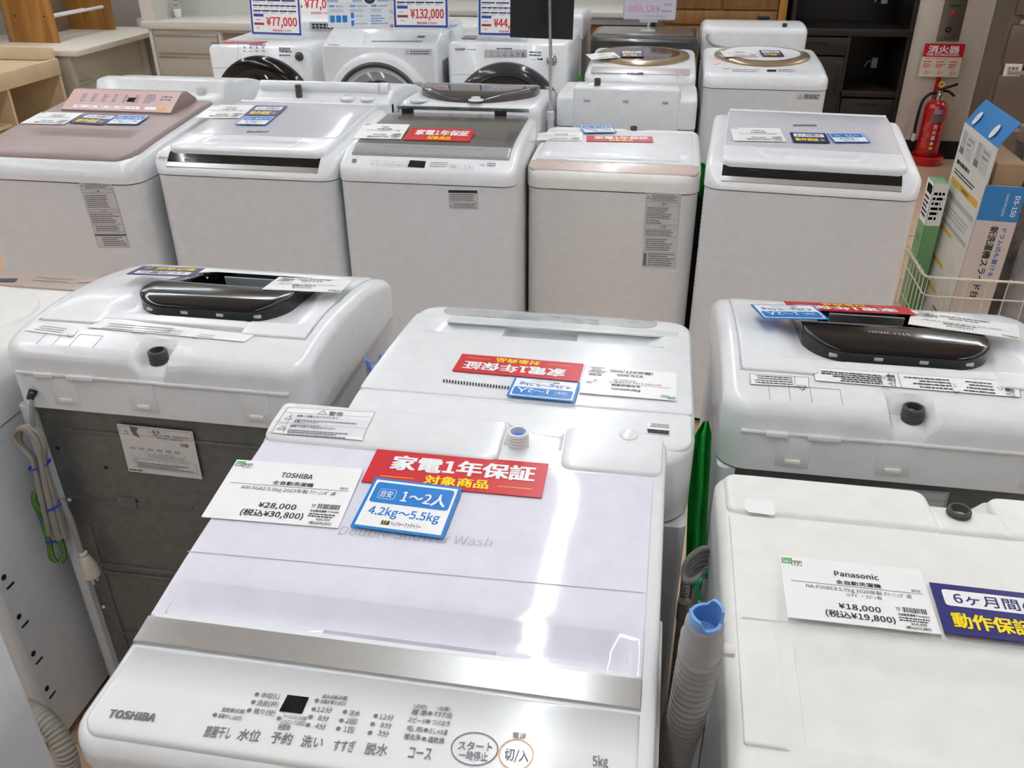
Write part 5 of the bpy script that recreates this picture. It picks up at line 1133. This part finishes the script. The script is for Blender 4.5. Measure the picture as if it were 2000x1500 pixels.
Mb_ = wmat(pb); R3 = Mb_.to_3x3()
c = Card(Mb_ @ Vector((-.0008, bD, 0)), R3 @ Vector((0, -1, 0)), R3 @ Vector((0, 0, 1)), bD, bH, base=BXW, t=.0005); W_, H_ = c.w, c.h
for x in (.06, .53): c.rect(W_*x, H_*.86, W_*.13, H_*.11, INKL); c.rect(W_*x, H_*.86, W_*.13, H_*.03, M('photo_brown', (130, 108, 96), .5), 2); c.rect(W_*(x+.15), H_*.85, W_*.25, H_*.12, M('pale_box', (206, 204, 204), .5)); c.bars(W_*(x+.17), H_*.86, W_*.2, H_*.1, 4, INKL)
c.bars(W_*.08, H_*.80, W_*.5, H_*.035, 1, INK); c.bars(W_*.08, H_*.755, W_*.85, H_*.03, 2, INK); c.rect(W_*.06, H_*.705, W_*.88, H_*.033, M('box_amber', (228, 178, 66), .5)); c.text('ご使用前に', W_*.38, H_*.712, w=W_*.3, h=H_*.018)
c.rect(W_*.06, H_*.635, W_*.88, H_*.025, INKL); c.rect(W_*.06, H_*.51, W_*.88, H_*.02, INKL); c.bars(W_*.1, H_*.55, W_*.8, H_*.06, 3, INKL, .7)
for z in (.475, .31, .17): c.rect(W_*.06, H_*z, W_*.45, H_*.022, M('box_amber', (1, 1, 1))); c.rect(W_*.06, H_*z, W_*.12, H_*.022, M('box_orange', (226, 120, 60), .5), 2)
for k in range(14): x, y = random.uniform(.1, .85), random.uniform(.16, .44); c.rect(W_*x, H_*y, random.uniform(.01, .05), .0012, INKG); c.rect(W_*x, H_*y, .0012, random.uniform(.01, .03), INKG)
c.bars(W_*.55, H_*.08, W_*.35, H_*.05, 2, INK); c.build('side_print', pb)
c = Card(Mb_ @ Vector((0, -.0008, 0)), R3 @ Vector((1, 0, 0)), R3 @ Vector((0, 0, 1)), bW, bH*.83, base=M('box_pinkgrey', (208, 198, 194), .5), t=.0005); W_, H_ = c.w, c.h
c.rect(0, H_*.80, W_, H_*.20, BXB)
def vtext(c, t, x, ytop, h, step, m, bold=.02):  # lettering turned a quarter, running downwards
    v, f, x0, x1, y1 = text2d(t, bold); k = step/(x1-x0); c.mb.add([c.pt(x+b*h/y1, ytop-(a-x0)*k, c.t+.0006+q*.00005) for a, b, q in v], f, c.mi(m))
vtext(c, '新洗濯機スライド台', W_*.42, H_*.77, W_*.19, H_*.44, INK); vtext(c, 'ドラム式も置ける', W_*.70, H_*.76, W_*.12, H_*.29, M('print_mid_blue', (70, 120, 190), .5)); vtext(c, 'DS-150', W_*.78, H_*.95, W_*.12, H_*.12, PAPER); vtext(c, 'Laundry Moving Base', W_*.56, H_*.96, W_*.08, H_*.13, PAPER, .005)
for k in range(3): vtext(c, '- - - - - - - -', W_*(.42-.1*k), H_*.96, W_*.03, H_*.13, LBLUE, .005)
c.rect(W_*.3, H_*.03, W_*.22, H_*.07, REDP); c.text('H', W_*.33, H_*.04, w=W_*.16, h=H_*.05, m=PAPER); c.build('front_print', pb)
KR = MB().box(.02, bW-.012, .012, bD-.012, bH*.62, bH*.93, bev=.01).build('inner_card', KRAFT, pb)
# bagged hose, right box, green pack, brown parcel
BAG = M('clear_bag', (190, 192, 192), .12, alpha=.45, var=.15, scale=25); GPL = M('grey_pvc', (170, 172, 174), .3)
hb = thing('bagged_pipe', (1.372, 3.34, .056), 0, 'grey bent pipe in a clear plastic bag beside the tall box', 'pipe')
MB().tube(spline([(0, 0, .0), (.02, 0, .2), (.045, 0, .36), (.065, .0, .42), (.09, .02, .40), (.10, .03, .34)], 8), lambda i: .026 if i < 14 else .021, 16).build('pipe', GPL, hb)
for z, x in ((.27, .03), (.29, .033)): MB().lathe([(.030, 0), (.032, .006), (.030, .012)], 20, mat=Matrix.Translation((x, 0, z))).build('pipe_collar', M('collar_silver', (190, 190, 190), .3), hb)
bgm = MB(); bgm.loft([[Vector((.01+.05*z/.5+r*1.25*math.cos(a)+.006*math.sin(5*a+z*20), r*.8*math.sin(a)+.004*math.cos(4*a+z*30), z)) for a in [2*math.pi*k/20 for k in range(20)]] for z, r in ((0, .040), (.1, .052), (.25, .056), (.4, .062), (.5, .055), (.56, .02))]); bgm.build('bag', BAG, hb)
rb_ = thing('red_edged_box', (1.535, 3.33, .056), 0, 'white printed box with navy and red edges, cut off at the right edge', 'box')
rb_.rotation_euler = (0, math.radians(3), 0)
MB().box(-.03, .16, 0, .07, 0, .42).build('carton', M('box_lilac', (214, 204, 206), .5), rb_); MB().box(-.032, -.029, 0, .07, 0, .30).build('edge_strip', M('box_red', (150, 24, 30), .5), rb_); MB().box(-.034, -.004, -.001, .0, 0, .17).build('corner_strip', NAVY, rb_)
Mb_ = wmat(rb_); R3 = Mb_.to_3x3(); c = Card(Mb_ @ Vector((0, -.001, 0)), R3 @ Vector((1, 0, 0)), R3 @ Vector((0, 0, 1)), .155, .42, base=M('box_lilac', (1, 1, 1)), t=.0004)
c.disc(.04, .09, .022, FRAMEB); c.bars(.02, .03, .12, .03, 2, INK); c.bars(.02, .12, .12, .09, 4, INKG, .6); c.rect(.015, .225, .1, .014, FRAMEB); c.bars(.02, .25, .12, .05, 3, INKG); c.disc(.085, .085, .015, INKG); c.rect(.0, .39, .1, .025, M('print_peach', (236, 168, 120), .5)); c.build('front_print', rb_)
gp = thing('green_pack', (1.055, 3.56, .06), 0, 'white and green printed pack standing behind the tall box in the basket', 'packet')
MB().box(-.0, .055, 0, .10, 0, .55, bev=.004).build('packet_body', M('pack_green', (120, 176, 120), .4), gp)
c = Card(Vector((1.055-.0008, 3.66, .06)), (0, -1, 0), (0, 0, 1), .10, .55, base=M('pack_green', (1, 1, 1)), t=.0004); c.rect(0, .38, .10, .17, PAPER); c.rect(.02, .50, .07, .035, GREENP); c.text('洗濯', .035, .507, w=.04, h=.02); c.bars(.01, .40, .08, .09, 5, INK, .7); c.bars(.02, .3, .06, .03, 2, INKG); c.rect(.03, .2, .012, .03, INK); c.build('pack_print', gp)
c = Card(Vector((1.055, 3.5592, .06)), (1, 0, 0), (0, 0, 1), .055, .55, base=M('pack_green', (1, 1, 1)), t=.0004); c.rect(0, .38, .055, .17, PAPER); c.bars(.005, .40, .045, .12, 6, INK); c.build('pack_print', gp)
bp_ = thing('wrapped_parcel', (1.305, 3.44, .056), 0, 'grey and brown wrapped parcel behind the tall box at the right edge', 'parcel')
pm_ = MB(); pm_.loft([[Vector((x+.01*math.sin(z*37+k), y+.008*math.cos(z*29+k*2), z)) for k, (x, y) in enumerate([(-.015, 0), (.05, -.012), (.14, -.008), (.25, 0), (.25, .1), (.14, .11), (.05, .11), (-.015, .1)])] for z in (0, .15, .3, .45, .6, .70, .74)]); pm_.build('wrapping', [M('crumpled_film', (128, 122, 118), .3, var=.5, scale=14, bump=.6)], bp_)
MB().box(-.015, .24, .01, .09, .74, .80, bev=.01).build('parcel_top', KRAFT, bp_); MB().box(-.012, .10, -.034, -.012, .60, .75, bev=.03, seg=4).build('grey_part', GPL, bp_); MB().lathe([(.03, 0), (.03, .012), (.0005, .014)], 20, mat=Matrix.Translation((.085, -.034, .70)) @ yl(0)).build('dark_cap', M('slate', (50, 56, 66), .4), bp_)
# ================================================================ hoses, cords and loose vinyl
def corr(pts, r, pitch, n=12):
    p = spline(pts, 14); L = [0]
    for a, b in zip(p, p[1:]): L.append(L[-1]+(b-a).length)
    T_ = L[-1]; q = []; N = int(T_/pitch*4)
    j = 0
    for k in range(N+1):
        s_ = T_*k/N
        while j < len(L)-2 and L[j+1] < s_: j += 1
        q.append(p[j].lerp(p[j+1], min(1, (s_-L[j])/max(1e-9, L[j+1]-L[j]))))
    return q, (lambda i: r*(1, 1, .86, .86)[i % 4])
def smooth_corr(pts, r, pitch, n=12, mb=None):
    q, f = corr(pts, r, pitch); mb = mb or MB(); mb.tube(q, f, n); return mb
hz = thing('drain_hose', (0, 0, 0), 0, 'thick ribbed grey drain hose with an open blue cap, beside the bottom right machine', 'hose')
_ha, _hb = at_x(1383, 1183, .0755), at_x(1367, 1268, .0755); _hd = (_ha-_hb).normalized()
_q = [at_x(1367, 1275, .0755), at_x(1357, 1320, .075), at_x(1340, 1400, .074), at_x(1318, 1480, .072)]; _q.append(_q[-1]+Vector((-.004, -.0, -.2)))
smooth_corr(list(reversed(_q)), .0215, .0115, 22).build('ribbed_tube', HOSEG, hz)
_rot = _hd.to_track_quat('Z', 'Y').to_matrix().to_4x4(); _rot.translation = _hb
_L = (_ha-_hb).length
cuff = MB().lathe([(.0195, -.014), (.0215, -.012), (.0215, _L*.30), (.0195, _L*.36), (.0188, _L*.62), (.0178, _L*.66), (.0165, _L*.68), (.0140, _L*.4)], 28, mat=_rot, cap1=False).build('cuff', M('hose_cuff', (160, 160, 160), .45), hz)
n = 32; ro, ri = .0166, .0136
def ch(k): a = 2*math.pi*k/n; return .030+.010*max(-1, min(1, 3*math.sin(2*a+.5)))
cm = MB()
cm.loft([[_rot @ Vector((r*math.cos(2*math.pi*k/n), r*math.sin(2*math.pi*k/n), _L*.66+(.012+(ch(k)-.03)*.55 if top else z))) for k in range(n)] for r, z, top in ((ri, -.02, 0), (ri, 0, 1), (ro, 0, 1), (ro, -.001, 0))], cap0=True, cap1=False)
cm.build('blue_cap', BLUEC, hz)
MB().box(.018, .034, -.006, .006, .0, .008, bev=.002, mat=_rot).build('hose_clip', WARMW, hz)
h2_ = thing('short_drain_hose', (0, 0, 0), 0, 'small ribbed hose with a blue cap standing beside the grey-backed machine', 'hose')
b0 = at_y(738, 770, 1.33); b0 = Vector((b0.x, 1.33, b0.z)); tp = at_y(737, 702, 1.33)
zt_ = at_y(737, 695, 1.33).z
smooth_corr([(b0.x-.005, 1.33, .25), (b0.x, 1.33, .5), (b0.x, 1.33, zt_-.05)], .0165, .011, 18).build('ribbed_tube', HOSEG, h2_)
MB().lathe([(.0175, 0), (.0175, .03), (.016, .034)], 22, mat=Matrix.Translation((b0.x, 1.33, zt_-.056))).build('cuff', HOSEG, h2_)
cm = MB(); ro, ri = .0172, .014
cm.loft([[Vector((b0.x+r*math.cos(2*math.pi*k/n), 1.33+r*math.sin(2*math.pi*k/n), zt_-.012+(ch(k)-.03)*.9 if top else zt_-.028+z)) for k in range(n)] for r, z, top in ((ri, 0, 0), (ri, 0, 1), (ro, 0, 1), (ro, 0, 0))], cap0=True, cap1=False); cm.build('blue_cap', M('deep_blue_cap', (110, 140, 214), .4), h2_)
# thin hoses behind the near machine
for i, (x, y, lb) in enumerate(((.115, 1.11, 'thin ribbed beige hose hanging between the near and right machines, left of the pair'), (.118, 1.185+.05, 'thin ribbed beige hose hanging between the near and right machines, right of the pair'))):
    hh = thing('thin_hose', (0, 0, 0), 0, lb, 'hose', 'thin hoses in the gap'); xx = .092 if i == 0 else .106
    smooth_corr([(xx-.004, y-.05, .06), (xx, y-.02, .35), (xx, y, .63)], .0085, .006, 12).build('ribbed_tube', HOSEB, hh)
    MB().lathe([(.0105, 0), (.0105, .04)], 14, mat=Matrix.Translation((xx, y-.016, .55))).build('cuff', HOSEB, hh)
hh = thing('dark_hose', (0, 0, 0), 0, 'ribbed dark hose hanging down beside the champagne-strip machine', 'hose')
smooth_corr([(.137, 3.02, .05), (.137, 3.0, .4), (.137, 2.98, .74)], .012, .016, 14).build('ribbed_tube', M('dark_hose_grey', (96, 96, 94), .5), hh)
hh = thing('floor_hose', (0, 0, 0), 0, 'ribbed beige hose in the dark gap left of the near machine', 'hose')
smooth_corr([at_y(50, 1385, .99), at_y(82, 1402, .97), at_y(108, 1430, .955), at_y(128, 1470, .94), at_y(138, 1520, .93)], .021, .0085, 18).build('ribbed_tube', HOSEB, hh)
# power cord bundle
pc = thing('power_cord', (0, 0, 0), 0, 'bundled grey power cord with blue ties and a plug on the grey steel back', 'cord')
yb_ = 1.175-.02
def W_(px, py, dy=0): return at_y(px, py, yb_+dy)
bd = MB()
bd.tube(spline([W_(62, 766, .012), W_(62, 800), W_(64, 828), W_(72, 850)]), .0042, 8)
for k, o in enumerate(((0, 0), (6, 2), (-5, 3), (11, 0), (3, 6), (-9, 6))):
    dx, dy = o; zz = -.006*(k % 3)
    bd.tube(spline([W_(100+dx*.5, 1045, zz), W_(84+dx*.9, 960, zz), W_(66+dx*.5, 900, zz), W_(38+dx*.6, 868, zz), W_(31+dx*.9, 846+dy, zz), W_(46+dx*.6, 832+dy, zz), W_(66+dx, 842+dy, zz), W_(80+dx*.9, 870, zz), W_(84+dx*.5, 905, zz), W_(100+dx*.8, 975, zz), W_(118+dx, 1040, zz), W_(122+dx*.9, 1050, zz)], 6), .0037, 8)
bd.tube(spline([W_(95, 985), W_(96, 1030), W_(105, 1050), W_(120, 1048), W_(118, 1010), W_(105, 975)]), .0042, 8)
bd.tube(spline([W_(120, 975), W_(138, 1010), W_(148, 1040), W_(160, 1078)]), .0042, 8)
bd.build('cable', CORD, pc)
for a, b in (((59, 913), (95, 903)), ((93, 992), (122, 981))):
    p0, p1 = W_(*a), W_(*b); cx = (p0+p1)/2; u = (p1-p0)/2
    MB().tube([cx+u*math.cos(t_)+Vector((0, .016, 0))*math.sin(t_) for t_ in [2*math.pi*k/20 for k in range(21)]], .0022, 8).build('cable_tie', M('tie_blue', (36, 60, 200), .4), pc)
plg = MB(); p0, p1 = W_(160, 1078), W_(184, 1128); d = (p1-p0); L_ = d.length
rot = d.to_track_quat('Z', 'Y').to_matrix().to_4x4(); rot.translation = p0
plg.lathe([(.006, 0), (.009, .004), (.007, .01), (.010, .014), (.012, .02), (.016, L_*.55), (.016, L_*.9), (.010, L_)], 16, mat=rot); plg.build('plug', M('plug_ivory', (206, 196, 182), .45), pc)
for s_ in (-.006, .006): MB().box(s_-.0012, s_+.0012, -.003, .003, L_-.002, L_+.012, mat=rot).build('plug_pin', CHROME, pc)
MB().tube([W_(65, 763, .018), W_(58, 780, .004)], lambda i: (.008, .006)[i], 10).build('strain_relief', BLACKM, pc)
ew = thing('earth_wire', (0, 0, 0), 0, 'green and yellow earth wires bundled beside the grey power cord', 'wire')
for j, (m, dx) in enumerate(((M('wire_green', (20, 120, 80), .4), 0), (M('wire_yellow', (200, 200, 60), .4), 4), (M('wire_green', (1, 1, 1)), 9))):
    wm = MB()
    for k in range(2):
        e = dx+k*5
        wm.tube(spline([W_(112+e*.6, 1062), W_(98+e, 1010), W_(82+e, 975), W_(66+e*.5, 962), W_(63+e*.7, 980), W_(78+e, 1015), W_(92+e*.6, 1060), W_(97+e*.8, 1090), W_(112+e, 1098), W_(122+e*.5, 1078), W_(108+e, 1050)], 6), .0018, 6)
    wm.build('wire', m, ew)
for a, b in (((80, 1013), (94, 1011)), ((92, 1056), (112, 1054))):
    p0, p1 = W_(*a), W_(*b); MB().tube([p0+Vector((0, -.004, 0)), (p0+p1)/2+Vector((0, -.010, 0)), p1+Vector((0, -.004, 0))], .002, 8).build('cable_tie', M('tie_blue', (1, 1, 1)), ew)
# cord coil in the gap by the bottom right machine
cc = thing('coiled_cord', (0, 0, 0), 0, 'coil of dark grey cord in the gap beside the bottom right machine', 'cord')
q = MB(); X_ = .095
for k in range(5):
    o = .006*k; c0 = at_y(1345+5*k, 1130-6*k, 1.0); c0.y = 1.0
    q.tube(spline([at_y(1395, 1075+9*k, 1.03), at_y(1372, 1072+9*k, 1.02), at_y(1345+2*k, 1092+7*k, 1.0), at_y(1335+3*k, 1120+3*k, .99), at_y(1342+4*k, 1138-1*k, .98), at_y(1360+3*k, 1128-2*k, 1.0), at_y(1388, 1098+7*k, 1.03)], 6), .0046, 8)
q.build('cable', M('cord_dark', (124, 122, 118), .5), cc)
q = MB()
for k in range(3): q.tube(spline([at_y(1380, 1118+5*k, 1.0), at_y(1366+3*k, 1130, .98), at_y(1358+3*k, 1150, .97), at_y(1364+4*k, 1172, .96)]), .0017, 6)
q.build('earth_wire', M('wire_green', (1, 1, 1)), cc)
# green vinyl
def vinyl(name, loops, label, mat):
    m_ = MB(); m_.loft(loops, cap0=False, cap1=False, closed=False); o = m_.build(name, mat, None, solid_normals=False); return tag(o, label, 'plastic bag')
gv = []
for px_l, px_m, px_r, py, d in ((1374, 1379, 1384, 822, 0), (1358, 1374, 1390, 848, .0), (1346, 1370, 1388, 900, .01), (1344, 1368, 1384, 960, .0), (1342, 1362, 1380, 1020, .01), (1340, 1358, 1378, 1080, .0), (1336, 1352, 1372, 1150, .0)):
    gv.append([at_y(px_l, py, 1.16), at_y((px_l+px_m)/2, py, 1.16+.02), at_y(px_m, py, 1.14), at_y((px_m+px_r)/2, py, 1.17+d), at_y(px_r, py, 1.15)])
vinyl('vinyl_bag', gv, 'green vinyl sheet hanging in the gap between the two backwards machines', GREENV)
gv = []
for px_l, px_m, px_r, py in ((1364, 1370, 1378, 318), (1364, 1373, 1392, 330), (1366, 1376, 1390, 348), (1366, 1372, 1384, 366), (1366, 1370, 1376, 384)): gv.append([at_y(px_l, py, 2.86), at_y((px_l+px_m)/2, py, 2.84), at_y(px_m, py, 2.87), at_y((px_m+px_r)/2, py, 2.84), at_y(px_r, py, 2.86)])
vinyl('green_bag', gv, 'small bright green plastic bag between the two right machines of the middle row', GREENV)
bt = thing('detergent_bottle', (-.475, 4.62, 0), 0, 'small bottle with a green cap beside the charcoal-door front loader', 'bottle'); q = at_y(1116, 185, 4.62); bt.location = (-.448, 4.62, 0); bt.scale = (.7, .7, 1)
MB().lathe([(.03, .0), (.03, .66), (.026, .70), (.016, .72), (.016, .735)], 18).build('bottle_body', M('pale_green_bottle', (206, 214, 190), .3), bt); MB().lathe([(.018, .735), (.017, .775), (.008, .80), (.0005, .80)], 16).build('cap', GREENP, bt)
